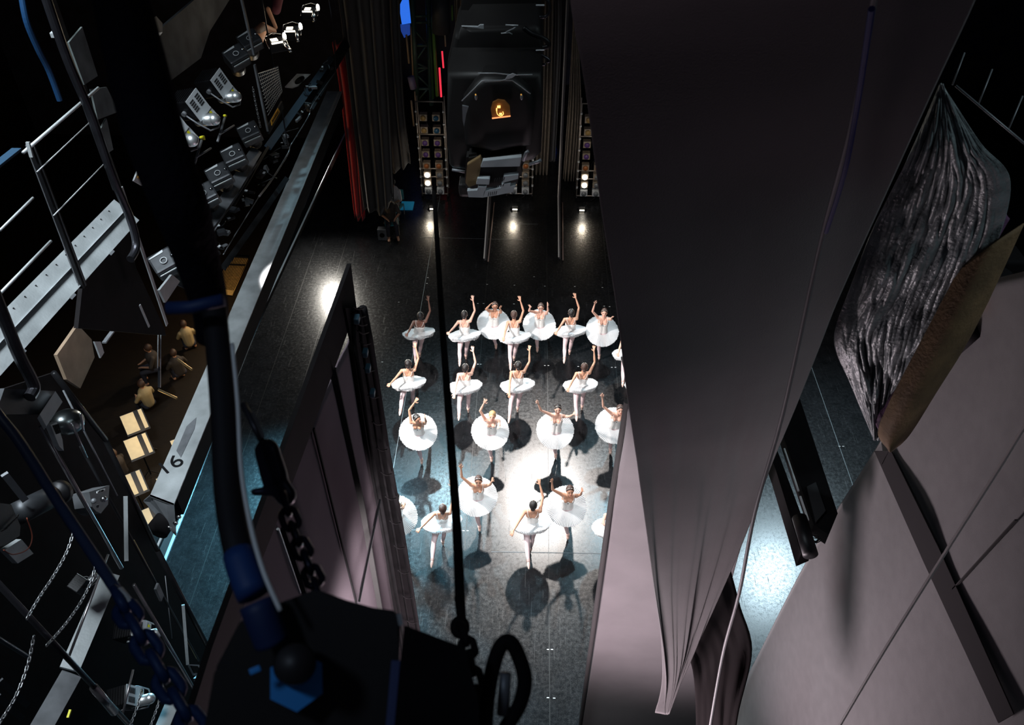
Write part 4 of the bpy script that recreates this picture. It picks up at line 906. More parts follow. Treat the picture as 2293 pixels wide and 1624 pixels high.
def seated(px, py, lab, shirt, rz=0., hair=HAIRN, z0=PITZ):
    p = onz(px, py, z0+.5); root = thing('person', V((p.x, p.y, z0)), lab, 'person', 'seated people seen from above')
    bm = nb(); 
    capsule(bm, V((0, 0, .55)), V((0, .02, .95)), .14, .17); capsule(bm, V((0, .02, 1.0)), V((0, .03, 1.15)), .06, .055); ball(bm, V((0, .05, 1.26)), .11, (.8, .95, 1.05))
    for s in (-1, 1):
        capsule(bm, V((s*.1, 0, .5)), V((s*.13, .42, .5)), .09, .065); capsule(bm, V((s*.13, .42, .5)), V((s*.14, .40, .1)), .06, .045); capsule(bm, V((s*.14, .38, .06)), V((s*.15, .56, .05)), .045, .04)
        capsule(bm, V((s*.19, .0, .98)), V((s*.27, .12, .74)), .055, .045); capsule(bm, V((s*.27, .12, .74)), V((s*.1, .38, .7)), .042, .03)
        capsule(bm, V((s*.1, .38, .7)), V((s*.08, .46, .69)), .03, .022)
    o = linkl('body', bm, SKINT, root, None, True); remesh(o, .018)
    bm = nb(); capsule(bm, V((0, 0, .58)), V((0, .02, .95)), .16, .19)
    for s in (-1, 1): capsule(bm, V((s*.18, .0, .98)), V((s*.27, .12, .74)), .07, .06)
    o = linkl('shirt', bm, shirt, root, None, True); remesh(o, .02)
    bm = nb(); ball(bm, V((0, .03, 1.285)), .122, (.85, .95, 1)); linkl('hair', bm, hair, root, None, True)
    bm = nb(); 
    for s in (-1, 1): capsule(bm, V((s*.1, 0, .5)), V((s*.13, .42, .5)), .1, .075); capsule(bm, V((s*.13, .42, .5)), V((s*.14, .40, .14)), .07, .055)
    o = linkl('trousers', bm, mat('trousers_dark', (.03, .03, .045), .8), root, None, True); remesh(o, .02)
    bm = nb(); box(bm, V((0, 0, .42)), .42, .42, .05); box(bm, V((0, -.22, .75)), .42, .03, .4); 
    root.rotation_euler[2] = rz
    return root
MUS = mat('musician_black', (.05, .04, .035), .8)
WS = mat('musician_tan', (.5, .38, .2), .7)
for px, py, lab, sh, rz in ((335, 905, 'musician with pale instrument in the upper part of the pit gap', WS, 1.0), (425, 770, 'musician lit gold at the top of the pit gap by the dark pipe', WS, .5), (404, 835, 'musician in shade below the gold-lit musician of the pit', MUS, .7), (275, 1060, 'musician in black seated left of the lit stands', MUS, 1.4), (350, 822, 'musician in black behind the pale instrument player', MUS, 2.0)):
    seated(px, py, lab, sh, rz)
for px, py, e in ((430, 780, 7), (345, 900, 5), (535, 600, 120), (400, 850, 3), (555, 700, 40)):
    l_ = bpy.data.lights.new('pit_lamp', 'POINT'); l_.energy = e; l_.color = (1, .68, .32); l_.shadow_soft_size = .1
    lo = bpy.data.objects.new('pit_lamp', l_); C.objects.link(lo); lo.location = onz(px, py, PITZ+2.3)
for k, (a, b) in enumerate((((355, 873), (396, 892)), ((398, 805), (430, 828)))):
    bm = nb(); tube(bm, [onz(*a, 0), onz(*b, 0)], .03); tag(link('pit_rail', bm, mat('brass_rail%d' % k, (.8, .65, .4), .3, .8)), 'bright metal rail crossing the pit gap, %s of two' % ('lower' if k == 0 else 'upper'), 'rail')
# ------------------------------------------------------------------ far wings
def Y_(px, py, y): return ony(px, py, y)
def fold_curtain(name, pts_l, pts_r, y, m, label, nf=7, amp=.18, rnd_bot=0.):
    A = [Y_(*p, y) for p in pts_l]; B = [Y_(*p, y) for p in pts_r]
    def d(s, t, p): return V((0, amp*math.sin(s*nf*2*PI+.6*math.sin(s*9)), rnd_bot*((2*s-1)**2)*max(0, (t-.9)/.1)))
    o = loft(name, A, B, 90, 12, m, d, None, .02); tag(o, label, 'curtain'); return o
VEL = mat('charcoal_velour', (.03, .026, .027), .95, var=.1, sheen=.35)
fold_curtain('wing_curtain', [(752, -40), (765, 50), (792, 280), (812, 440), (818, 485)], [(858, -40), (862, 50), (873, 250), (880, 400), (884, 470)], 22.3, VEL, 'dark folded wing curtain beside the red one, nearer of the two', 3.5, .16, .5)
fold_curtain('wing_curtain', [(838, -40), (842, 50), (860, 250), (872, 380), (872, 386)], [(893, -40), (897, 80), (906, 250), (918, 350), (919, 374)], 24.2, VEL, 'dark folded wing curtain next to the blue glow, farther of the two', 2.5, .14, .5)
o = fold_curtain('red_curtain', [(744, 95), (750, 130), (765, 230), (792, 470), (795, 484)], [(779, 95), (785, 130), (800, 230), (815, 470), (818, 484)], 22.9, RED, 'deep red velvet curtain at the edge of the dark wing curtains', 2, .16, .2)
fold_curtain('taupe_curtain', [(1018, -50), (1018, 0), (1020, 50), (1022, 76)], [(1042, -50), (1042, 0), (1040, 50), (1040, 76)], 27, CLOTHT, 'narrow taupe drape left of the hanging lamp column', 3, .1)
fold_curtain('taupe_curtain', [(1195, -50), (1196, 50), (1192, 250), (1186, 400)], [(1241, -50), (1240, 50), (1234, 250), (1226, 402)], 26.5, CLOTHT, 'taupe folded drape right of the hanging lamp column', 5, .12)
fold_curtain('taupe_curtain', [(1284, 25), (1281, 100), (1272, 250), (1261, 402)], [(1296, 25), (1296, 100), (1302, 250), (1292, 402)], 25.8, CLOTHT, 'taupe folded drape right of the thin white board edge', 5, .12)
fold_curtain('black_wing_flat', [(1241, -50), (1240, 100), (1232, 250), (1224, 408)], [(1256, -50), (1256, 100), (1249, 250), (1240, 408)], 27.4, VEL, 'narrow charcoal wing cloth beside the small blue glow', 2, .08)
# edge-on panels
def flat(name, e, label, w=.05, dep=2.4):
    (x0, y0), (x1, y1) = e; root = thing(name, Y_(x1, y1, 21.5), label, 'wing flat')
    b = onz(x1, y1, 0.0); yy = b.y
    t = Y_(x0, y0, yy); bm = nb(); tube(bm, [Y_(x0, y0, yy), V((b.x, b.y, .02))], .025, 8); link('pale_edge', bm, mat('flat_edge', (.6, .57, .53), .4), root, True)
    return root, yy, b
PANEL = mat('flat_black_side', (.05, .045, .05), .8)
for e, lab in ((((1284, 22), (1251, 580)), 'tall black wing flat seen edge-on with a thin pale edge, right of centre'), (((1088, 300), (1084, 583)), 'tall black wing flat seen edge-on below the hanging lamp column')):
    x0 = e[1][0]; p = onz(*e[1], 0); q = onz(e[1][0]+(6 if x0 > 1200 else 0), 455, 0)
    root = thing('wing_flat', p, lab, 'wing flat')
    top = onx(e[0][0], e[0][1], p.x).z if x0 > 1200 else 8.0
    zt = 9.0
    bm = nb(); box(bm, V((p.x+.06, (p.y+q.y)/2, zt/2)), .10, q.y-p.y, zt); 
    bmesh.ops.delete(bm, geom=bm.verts[:], context='VERTS')
    # profiled like a leg: short near the floor front, rising behind
    yq = q.y; a = V((p.x, p.y, 0)); 
    pts = [V((p.x, p.y, 0)), V((p.x, p.y, .06)), V((p.x, yq-.4, .5)), V((p.x, yq-.4, zt)), V((p.x, yq, zt)), V((p.x, yq, 0))]
    plate(bm, pts, V((.07, 0, 0))); link('panel', bm, PANEL, root)
    bm = nb(); tube(bm, [V((p.x, p.y, .07)), V((p.x, yq-.4, .52)), V((p.x, yq-.42, zt))], .022, 8); link('pale_edge', bm, mat('flat_edge', (.62, .58, .54), .4), root, True)
    bm = nb(); tube(bm, [V((p.x+.13, p.y-.1, .03)), V((p.x+.17, yq, .03))], .02, 8); link('floor_batten', bm, mat('rust_batten', (.3, .2, .17), .5), root, True)
# light towers
def lamp_unit(root, x, z, lit, mcol):
    f = None
    bm = nb(); box(bm, V((x, -.05, z)), .24, .2, .22, bevel=.01); h = linkl('lamp', bm, mcol[0], root)
    bm = nb(); cyl(bm, V((x, -.16, z)), V((x, -.19, z)), .085, .085, 14); linkl('lens', bm, (LAMPW if lit else mcol[1]), h, None, True)
LH = mat('lamp_housing_tan', (.22, .18, .14), .5, var=.3); LH2 = mat('lamp_housing_dark', (.08, .07, .08), .5)
LN = [mat('lens_amber', (.3, .2, .08), .2), mat('lens_blue', (.02, .08, .16), .2), mat('lens_violet', (.10, .05, .2), .2), mat('lens_orange', (.35, .12, .04), .3), mat('lens_grey', (.2, .22, .24), .2)]
STE = mat('tower_steel', (.45, .4, .36), .4, .6)
def tower(px, py, lab, litrows, w=.86, h=3.4):
    b = onz(px, py, 0); root = thing('light_tower', b, lab, 'light tower')
    zs = [.30, .62, .92, 1.25, 1.66, 2.07, 2.5, 2.92]
    for s in (-1, 1):
        for yy in (0, .4):
            bm = nb(); tube(bm, [V((s*w/2, yy, .12)), V((s*w/2, yy, h))], .022, 8); linkl('upright', bm, STE, root, None, True)
        bm = nb(); cyl(bm, V((s*w/2-.03, 0, .07)), V((s*w/2+.03, 0, .07)), .07, .07, 14); linkl('caster', bm, BLACKM, root, None, True)
        for z in zs:
            bm = nb(); box(bm, V((s*w/2, -.03, z+.16)), .06, .07, .05); linkl('clamp', bm, LGREY, root)
    for z in (.14, .78, 1.08, 2.3, h):
        bm = nb(); tube(bm, [V((-w/2, -.02, z)), V((w/2, -.02, z))], .022, 8); linkl('crossbar', bm, STE, root, None, True)
    for i, z in enumerate(zs):
        for j, s in enumerate((-1, 1)):
            lens = LN[[4, 4, 4, 3, 2, 2, 0, 0][i]] if not (j and i > 5) else LN[1]
            lamp_unit(root, s*.2, z, (i in litrows and j == 0), (LH if i != 0 else LGREY, lens))
    bm = nb(); tube(bm, smoothp([V((-.3, .2, 3.0)), V((-.1, -.08, 2.7)), V((.1, 0, 2.3)), V((.3, -.1, 1.7)), V((0, .1, 1.2)), V((.2, -.1, .2)), V((-.2, -.3, .03))], 6), .012, 6); linkl('cable', bm, BLACKM, root, None, True)
    return root, b
TW = []
for px, py, lab in ((975, 441), (1165, 441), (1317, 447)) and ((975, 441, 'scaffold light tower with lit lamps left of the hanging lamp column'), (1163, 441, 'scaffold light tower mostly hidden behind the hanging lamp column'), (1319, 446, 'scaffold light tower partly behind the huge grey curtain')):
    r, b = tower(px, py, lab, (1, 2)); TW.append(b)
for b, fx in zip(TW, ((968, 471), (1153, 472), (1303, 474))):
    g = onz(*fx, 0); root = thing('floor_lamp', g, 'small glowing lamp on the floor in front of the %s light tower' % {968: 'left', 1153: 'middle', 1303: 'right'}[fx[0]], 'floor lamp')
    bm = nb(); plate(bm, [V((-.16, 0, 0)), V((.16, 0, 0)), V((.1, .02, .1)), V((-.1, .02, .1))], V((0, .12, 0))); linkl('casing', bm, BLACKM, root)
    bm = nb(); box(bm, V((0, -.006, .05)), .16, .01, .05); linkl('lit_front', bm, LAMPS, root)
    for e_, lp, tg in ((70, b+V((-.2, -.35, .95)), b+V((-.2, -7, 0))), (60, b+V((0, -2.2, 2.4)), b+V((0, 0, 1.6)))):  # first spot is the tower's lamp, second an added fill on its frame
        l_ = bpy.data.lights.new('tower_lamp_and_fill', 'SPOT'); l_.energy = e_*.6; l_.color = (1, .86, .66); l_.spot_size = 1.6; l_.spot_blend = .9; l_.shadow_soft_size = .08
        lo = bpy.data.objects.new('tower_lamp_and_fill', l_); C.objects.link(lo); lo.location = lp; lo.rotation_euler = (tg-lp).to_track_quat('-Z', 'Y').to_euler()
# truss mast and coloured glow at the far left
root = thing('truss_mast', Y_(945, 230, 29), 'dark green-blue lattice truss mast behind the left light tower', 'truss')
TG = mat('truss_green', (.05, .12, .12), .5, .3); yT = 29
for a, b in (((923, -20), (935, 235)), ((958, -20), (966, 235))):
    bm = nb(); tube(bm, [Y_(*a, yT), Y_(*b, yT)], .09, 8); link('chord', bm, TG, root, True)
zz = [(923, 60), (956, 100), (929, 140), (958, 152), (931, 165), (961, 195), (936, 225)]
for a, b in zip(zz[:-1], zz[1:]):
    bm = nb(); tube(bm, [Y_(*a, yT), Y_(*b, yT)], .035, 8); link('brace', bm, TG, root, True)
for y0 in (36, 50, 102, 152, 199):
    bm = nb(); tube(bm, [Y_(925+y0*.05, y0, yT), Y_(957+y0*.04, y0, yT)], .05, 8); link('crossbar', bm, TG, root, True)
for a, b, m, lab, w in (((1007-17, 115), (993, 152), LED_R, 'short glowing red tube high beside the lamp column', .03), ((984, 152), (988, 217), LED_R, 'long glowing red tube beside the lamp column', .035), ((969, 38), (979, 215), mat('green_pole', (.12, .28, .06), .5), 'green pole behind the left light tower', .06), ((962, 60), (970, 220), mat('dark_green_pole', (.03, .09, .04), .5), 'darker green pole beside the lattice mast', .05), ((1012, 12), (1013, 46), mat('lime_pole', (.25, .5, .1), .5), 'short lime green pole at the top left of the lamp column', .03), ((910, 78), (916, 142), mat('tan_pole_a', (.5, .38, .28), .5), 'tan pole in the blue glow, left one', .035), ((920, 60), (925, 170), mat('tan_pole_b', (.5, .38, .28), .5), 'tan pole in the blue glow along the lattice mast', .03), ((921, 225), (927, 282), mat('tan_pole_c', (.5, .38, .28), .5), 'tan pole left of the left light tower', .035), ((929, 205), (933, 262), mat('tan_pole_d', (.5, .38, .28), .5), 'short tan pole touching the left light tower', .03), ((996, 70), (998, 104), mat('tan_pole_e', (.4, .35, .3), .5), 'short pale pole under the dark round column', .03), ((922, 342), (926, 369), mat('cyan_marker', (.3, .55, .6), .4), 'short pale blue marker strip beside the far dark curtain', .05)):
    bm = nb(); tube(bm, [Y_(*a, 28.2), Y_(*b, 28.2)], w, 8); tag(link('pole', bm, m, None, True), lab, 'pole')
bm = nb(); cyl(bm, Y_(985, -30, 28), Y_(988, 72, 28), .3, .3, 24); tag(link('round_column', bm, mat('dark_column', (.05, .06, .08), .6), None, True), 'dark round column left of the hanging lamp column', 'column')
bm = nb(); cyl(bm, Y_(920, 172, 27.5), Y_(926, 198, 27.5), .12, .12, 16); tag(link('lamp_tube', bm, mat('lilac_tube', (.3, .28, .5), .5), None, True), 'lilac cylinder in front of the lattice mast', 'cylinder')
bm = nb(); plate(bm, [Y_(*p, 30) for p in ((896, 10), (905, -10), (914, -10), (920, 52), (900, 55), (896, 30))], V((0, .05, 0))); tag(link('blue_glow_plate', bm, emis('blue_glow_panel', (.03, .2, 1), .8)), 'blue-lit backdrop made to glow at the top beside the dark wing curtains', 'glow_plate')  # blue light on the far background put in as a glowing plate
bm = nb(); plate(bm, [Y_(*p, 31) for p in ((896, 55), (918, 55), (918, 78), (905, 85), (898, 70))], V((0, .05, 0))); tag(link('blue_glow_plate', bm, emis('blue_glow_panel_dim', (.02, .1, .6), .35)), 'dimmer blue-lit backdrop made to glow below the bright one beside the dark wing curtains', 'glow_plate')  # weaker blue light below, also a glowing plate
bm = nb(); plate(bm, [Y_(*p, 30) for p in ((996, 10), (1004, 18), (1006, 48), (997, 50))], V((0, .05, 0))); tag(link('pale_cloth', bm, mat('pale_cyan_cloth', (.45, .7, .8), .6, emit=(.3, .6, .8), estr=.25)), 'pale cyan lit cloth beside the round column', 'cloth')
bm = nb(); plate(bm, [Y_(*p, 28.5) for p in ((1235, 312), (1246, 308), (1243, 378), (1230, 404), (1229, 370))], V((0, .05, 0))); tag(link('blue_glow_plate', bm, emis('blue_glow_gap', (.01, .12, .95), .55)), 'small blue glow between the charcoal cloth and the white board edge', 'glow_plate')  # blue light in the gap drawn as an emissive plate
bm = nb(); plate(bm, [Y_(*p, 29.5) for p in ((1001, 380), (1030, 385), (1028, 402), (1002, 400))], V((0, .05, 0))); tag(link('blue_glow_plate', bm, emis('blue_glow_low', (.02, .04, .5), .25)), 'deep blue glow patch right of the left light tower', 'glow_plate')  # deep blue light by the tower drawn as an emissive plate
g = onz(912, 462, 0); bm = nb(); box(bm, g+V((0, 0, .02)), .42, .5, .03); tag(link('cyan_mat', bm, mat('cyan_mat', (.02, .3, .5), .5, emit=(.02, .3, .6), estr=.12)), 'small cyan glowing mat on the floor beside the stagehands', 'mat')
# stagehands
WSH = mat('white_shirt', (.55, .55, .58), .7); TEAL = mat('teal_chair', (.05, .25, .3), .5)
s1 = seated(884, 455, 'person in white shirt and pale trousers sitting beside the wing curtain', WSH, PI-.3, HAIRB, 0)
s2_ = seated(876, 490, 'person in dark top sitting nearest the stage by the wing curtain', MUS, PI+.2, HAIRB, 0)
for s_, lab in ((s1, 'teal chair under the person in the white shirt'), (s2_, 'teal chair under the person in the dark top')):
    root = thing('chair', s_.location, lab, 'chair', 'chairs by the wing curtain'); root.rotation_euler = s_.rotation_euler
    bm = nb(); box(bm, V((0, 0, .38)), .44, .44, .04, bevel=.01); linkl('seat', bm, TEAL, root)
    bm = nb(); box(bm, V((0, -.24, .72)), .44, .03, .36, bevel=.01); linkl('backrest', bm, TEAL, root)
    for sx in (-.2, .2):
        for sy in (-.22, .2): bm = nb(); tube(bm, [V((sx, sy, 0)), V((sx, sy, .4))], .015, 8); linkl('leg', bm, STE, root)
g = onz(858, 535, 0); root = thing('small_speaker', g, 'small grey box speaker with round cone on the floor by the curtains', 'speaker')
bm = nb(); box(bm, V((0, 0, .2)), .28, .2, .4, bevel=.02); linkl('box', bm, GREYM, root)
bm = nb(); cyl(bm, V((0, -.09, .2)), V((0, -.115, .2)), .08, .08, 16); linkl('cone', bm, BLACK, root)
# ------------------------------------------------------------------ hanging column of big lanterns (centre top)
YC = 6.2
def K(px, py, y=YC): return ony(px, py, y)
def outline_body(name, pts, y, dep, m, root, bev=.05):
    bm = nb(); a = [K(*p, y) for p in pts]; plate(bm, a, V((0, dep, 0)))
    es = [e for e in bm.edges if abs((e.verts[0].co-e.verts[1].co).normalized().y) < .9]
    bmesh.ops.bevel(bm, geom=es, offset=bev, segments=3, affect='EDGES', profile=.5); return link(name, bm, m, root, True)
LB = mat('lantern_black', (.006, .005, .005), .55)
root = thing('big_lantern', K(1110, 300), 'large black stage lantern with an amber opening and pale vented cap, hanging at centre top', 'stage lantern')
outline_body('housing', [(1001, 165), (1000, 300), (1005, 372), (1012, 380), (1050, 384), (1120, 372), (1195, 362), (1212, 345), (1216, 240), (1212, 165)], YC, .7, LB, root)
outline_body('hood', [(1036, 226), (1062, 190), (1085, 176), (1150, 176), (1190, 210), (1196, 260), (1190, 330), (1100, 345), (1040, 330)], YC-.12, .3, LB, root, .06)
# frame glints, drawn as pale wires
for pts in (((1034, 226), (1079, 181), (1085, 180), (1147, 180), (1168, 195), (1188, 210)), ((1070, 164), (1110, 164), (1150, 168), (1192, 167)), ((1085, 183), (1120, 181), (1140, 176), (1150, 170))):
    bm = nb(); tube(bm, [K(*p, YC-.16) for p in pts], .004, 6); link('rim_glint', bm, GREY, root, True)
bm = nb(); plate(bm, [K(*p, YC-.17) for p in ((1136, 170), (1148, 165), (1156, 168), (1146, 175), (1132, 177))], V((0, .01, 0))); link('pale_tab', bm, LGREY, root)
bm = nb(); plate(bm, [K(*p, YC-.16) for p in ((1035, 237), (1049, 240), (1044, 256), (1039, 284), (1036, 270))], V((0, .02, 0))); link('yoke_arm', bm, GREYM, root)
for sx in (1066, 1168):
    bm = nb(); ball(bm, K(sx, 218, YC-.2), .014, (.8, 1, 1.6), u=10, v=8); link('hinge_pin', bm, GREYM, root, True)
    bm = nb(); ball(bm, K(sx-1, 212, YC-.21), .006, u=8, v=6); link('amber_glint', bm, mat('amber_glint_glow', (.8, .4, .05), .4, emit=(1, .5, .1), estr=.5), root)  # amber glint given its own emission
W_ = [(1102, 264), (1099, 245), (1103, 230), (1115, 224), (1130, 226), (1141, 238), (1143, 260)]
bm = nb(); plate(bm, [K(*p, YC-.18) for p in W_], V((0, .02, 0))); o = link('amber_window', bm, mat('amber_inside', (.12, .05, .015), .4, emit=(1, .42, .08), estr=.03), root)
bm = nb(); tube(bm, [K(*p, YC-.2) for p in ((1102, 265), (1143, 260))], .005, 6); link('glowing_sill', bm, emis('amber_line', (1, .3, .1), 1.6), o)
for c_, w, h in (((1117, 240), 7, 4), ((1121, 256), 6, 3), ((1112, 246), 2, 5)):
    bm = nb(); plate(bm, [K(c_[0]-w/2, c_[1]-h/2, YC-.2), K(c_[0]+w/2, c_[1]-h/2-.3, YC-.2), K(c_[0]+w/2, c_[1]+h/2, YC-.2), K(c_[0]-w/2, c_[1]+h/2, YC-.2)], V((0, .01, 0))); link('filament_window', bm, LAMPO, o)
bm = nb(); tube(bm, smoothp([K(*p, YC-.2) for p in ((1112, 248), (1114, 256), (1121, 260), (1127, 256), (1126, 250))], 4), .002, 6); link('filament_ring', bm, LAMPO, o, True)
# pale cap with vents
capc = mat('cap_grey', (.42, .46, .49), .45, .1, var=.1); capd = mat('cap_gold_side', (.2, .13, .06), .5)
def slab(nm, pts, y, dep, m, par, bev=.004):
    bm = nb(); plate(bm, [K(*p, y) for p in pts], V((0, dep, 0))); bmesh.ops.bevel(bm, geom=bm.edges[:], offset=bev, segments=2, affect='EDGES'); return link(nm, bm, m, par)
cap = slab('cap_body', [(1044, 350), (1072, 345), (1080, 362), (1165, 350), (1174, 340), (1180, 350), (1172, 372), (1164, 385), (1158, 418), (1140, 434), (1100, 441), (1060, 441), (1044, 434), (1040, 400)], YC-.12, .35, LB, root, .02)
for P5 in ([(1081, 361), (1168, 352), (1164, 373), (1076, 375)], [(1069, 400), (1097, 401), (1095, 414), (1066, 413)], [(1128, 395), (1161, 391), (1160, 401), (1126, 410)], [(1046, 428), (1069, 427), (1071, 418), (1090, 418), (1082, 443), (1049, 442)], [(1084, 428), (1122, 422), (1123, 413), (1144, 410), (1141, 418), (1155, 415), (1148, 431), (1115, 437), (1081, 443)]):
    slab('cap_panel', P5, YC-.2, .05, capc, cap, .002)
slab('cap_side', [(1046, 370), (1076, 352), (1079, 362), (1074, 390), (1066, 414), (1050, 420), (1042, 410)], YC-.17, .05, capd, cap)
bm = nb()
for k in range(5):
    for (x0, y0, sx, hh) in ((1093, 439, 4.3, 8), (1106, 420, 5, 6), (1107, 407, 5.2, 7)):
        a = K(x0+k*sx, y0-k*.7, YC-.25); b = K(x0+k*sx+2, y0-k*.7-hh, YC-.25); bar(bm, a, b, .006, .006, V((0, 1, 0)))
link('vent_slot', bm, MGREY, cap)
for pts in (((1172, 360), (1178, 342), (1184, 338)), ((1185, 368), (1205, 362), (1212, 358))):
    bm = nb(); tube(bm, [K(*p, YC-.2) for p in pts], .014, 8); link('handle', bm, GREYM, root, True)
bm = nb(); tube(bm, [K(*p, YC-.1) for p in ((1012, 380), (1030, 383), (1041, 385))], .012, 8); link('lower_lip', bm, GREYM, root, True)
bm = nb(); box(bm, K(1042, 415, YC), .1, .2, .12, bevel=.03); link('side_knob', bm, LB, root)
root = thing('big_lantern', K(1110, 100, YC+1), 'second large black lantern just behind and above the amber one', 'stage lantern')
outline_body('housing', [(1001, 170), (1002, 140), (1014, 85), (1022, 74), (1040, 74), (1050, 60), (1200, 58), (1212, 66), (1216, 120), (1214, 170)], YC+.5, .7, LB, root)
bm = nb(); plate(bm, [K(*p, YC+.4) for p in ((1033, 59), (1070, 60), (1075, 56), (1083, 56), (1083, 65), (1070, 63))], V((0, .02, 0))); link('pale_tab', bm, LGREY, root)
for pts in (((1132, 56), (1160, 57), (1150, 64), (1133, 72)), ((1122, 75), (1140, 73), (1147, 77))):
    bm = nb(); tube(bm, [K(*p, YC+.4) for p in pts], .006, 6); link('rim_glint', bm, GREY, root, True)  # glints on the upper lantern, likewise pale wires
bm = nb(); tube(bm, smoothp([K(*p, YC+.4) for p in ((1172, 62), (1190, 75), (1213, 84), (1226, 93), (1228, 103), (1215, 107))], 5), .02, 8); link('hose', bm, BLACKM, root, True)
bm = nb(); tube(bm, [K(*p, YC+.38) for p in ((1200, 113), (1219, 112))], .006, 6); link('clip', bm, LGREY, root)
root = thing('big_lantern', K(1110, 20, YC+2), 'third large black lantern cut off by the top of the photo', 'stage lantern')
outline_body('housing', [(1034, 62), (1031, 30), (1036, -60), (1205, -60), (1210, 10), (1209, 60)], YC+1, .8, LB, root)
for pts in (((1208, 38), (1222, 37), (1231, 25), (1230, 10), (1222, -2), (1208, -4)), ((1210, 122), (1224, 130), (1231, 137), (1224, 138)), ((1204, 145), (1222, 144))):
    bm = nb(); tube(bm, smoothp([K(*p, YC+.45) for p in pts], 5), .012, 8); link('hose', bm, PIPE, root, True)
bm = nb(); tube(bm, [K(*p, YC+.42) for p in ((1200, 12), (1219, 12))], .007, 6); link('clip', bm, LGREY, root)
# ------------------------------------------------------------------ blurred foreground rigging
root = thing('steel_cable', ond(1000, 900, 2.2), 'blurred black hanging cable in front of the dancers ending in a shackle', 'cable')
bm = nb(); tube(bm, smoothp(D((972, 430, 5.0), (980, 560, 4.2), (990, 720, 3.4), (1003, 900, 2.8), (1014, 1050, 2.5), (1024, 1200, 2.2), (1030, 1345, 2.0)), 6), [.0125+.0*k for k in range(37)], 10); link('cable', bm, BLACK, root, True)
bm = nb(); cyl(bm, ond(1029, 1338, 2.0), ond(1034, 1390, 1.95), .013, .011, 12); link('ferrule', bm, BLACK, root, True)
bm = nb(); c0 = ond(1030, 1405, 1.9); fr = frame(wray(1030, 1405)); tube(bm, [c0+(fr.col[0]*math.cos(a)*.8+fr.col[2]*math.sin(a))*.016 for a in [2*PI*k/16 for k in range(16)]], .010, 8, closed=True); link('eye_ring', bm, BLACK, root, True)
bm = nb(); chain(bm, D((1034, 1405, 1.85), (1048, 1450, 1.8), (1058, 1500, 1.75), (1075, 1590, 1.7)), .05, .008, .014); link('shackle_links', bm, BLACK, root, True)
root = thing('hook', ond(1135, 1530, 1.6), 'blurred black lifting hook loop at the bottom centre', 'hook')
bm = nb(); tube(bm, smoothp(D((1085, 1660, 1.6), (1092, 1560, 1.6), (1108, 1480, 1.6), (1125, 1443, 1.6), (1145, 1440, 1.6), (1165, 1480, 1.6), (1175, 1525, 1.6), (1165, 1575, 1.6), (1142, 1615, 1.6), (1120, 1650, 1.6)), 6), .0145, 12); link('loop', bm, BLACK, root, True)
bm = nb(); cyl(bm, ond(1132, 1508, 1.6), ond(1126, 1600, 1.6), .011, .012, 14); link('pin', bm, GREYM, root, True)
bm = nb(); capsule(bm, ond(1080, 1655, 1.6), ond(1140, 1660, 1.6), .02, .025); link('base', bm, BLACK, root, True)
DP = 1.5
root = thing('hoist_box', ond(690, 1500, DP), 'blurred black hoist box with a blue bolt in the lower foreground', 'hoist')
P_ = D((455, 1640, DP), (480, 1500, DP), (540, 1385, DP), (640, 1345, DP), (710, 1318, DP), (775, 1352, DP), (890, 1368, DP), (898, 1380, DP), (895, 1480, DP), (885, 1640, DP))
bm = nb(); plate(bm, P_, wray(700, 1500).normalized()*.25); bmesh.ops.bevel(bm, geom=bm.edges[:], offset=.006, segments=2, affect='EDGES'); link('case', bm, mat('hoist_case', (.012, .010, .010), .7), root)
bm = nb(); plate(bm, D((905, 1400, 1.48), (1040, 1450, 1.5), (1070, 1560, 1.5), (1075, 1660, 1.5), (880, 1660, 1.48), (896, 1480, 1.48)), wray(950, 1500).normalized()*.1); link('side_case', bm, BLACK, root)
bm = nb(); bar(bm, ond(893, 1375, 1.49), ond(898, 1400, 1.49), .008, .004, -wray(895, 1380)); link('pale_corner', bm, GREY, root)
bm = nb(); bar(bm, ond(888, 1480, 1.49), ond(874, 1640, 1.49), .018, .004, -wray(885, 1560)); link('blue_grey_edge', bm, mat('edge_blue_grey', (.06, .08, .2), .5), root)
NUTB = mat('bolt_blue', (.03, .3, .8), .45, .1)
bm = nb(); fr = frame(wray(662, 1520)); n_ = wray(662, 1520).normalized()
def ring6(c, r, th, seg, ph=0.): return [c+(fr.col[0]*math.cos(a)+fr.col[2]*math.sin(a))*r for a in [2*PI*k/seg+ph for k in range(seg)]]
plate(bm, ring6(ond(664, 1525, 1.45), .050, 0, 6, .2), n_*.03); nut = link('hex_nut', bm, NUTB, root)
bm = nb(); cyl(bm, ond(660, 1488, 1.36), ond(660, 1488, 1.44), .030, .036, 24); link('bolt_head', bm, mat('bolt_dark', (.02, .018, .02), .5), nut, True)
for q in ((664, 1502), (571, 1501)):
    bm = nb(); box(bm, ond(q[0], q[1], 1.38), .018, .006, .01, fr, .002); link('blue_glint', bm, NUTB, root)  # small blue glints drawn as solid pieces
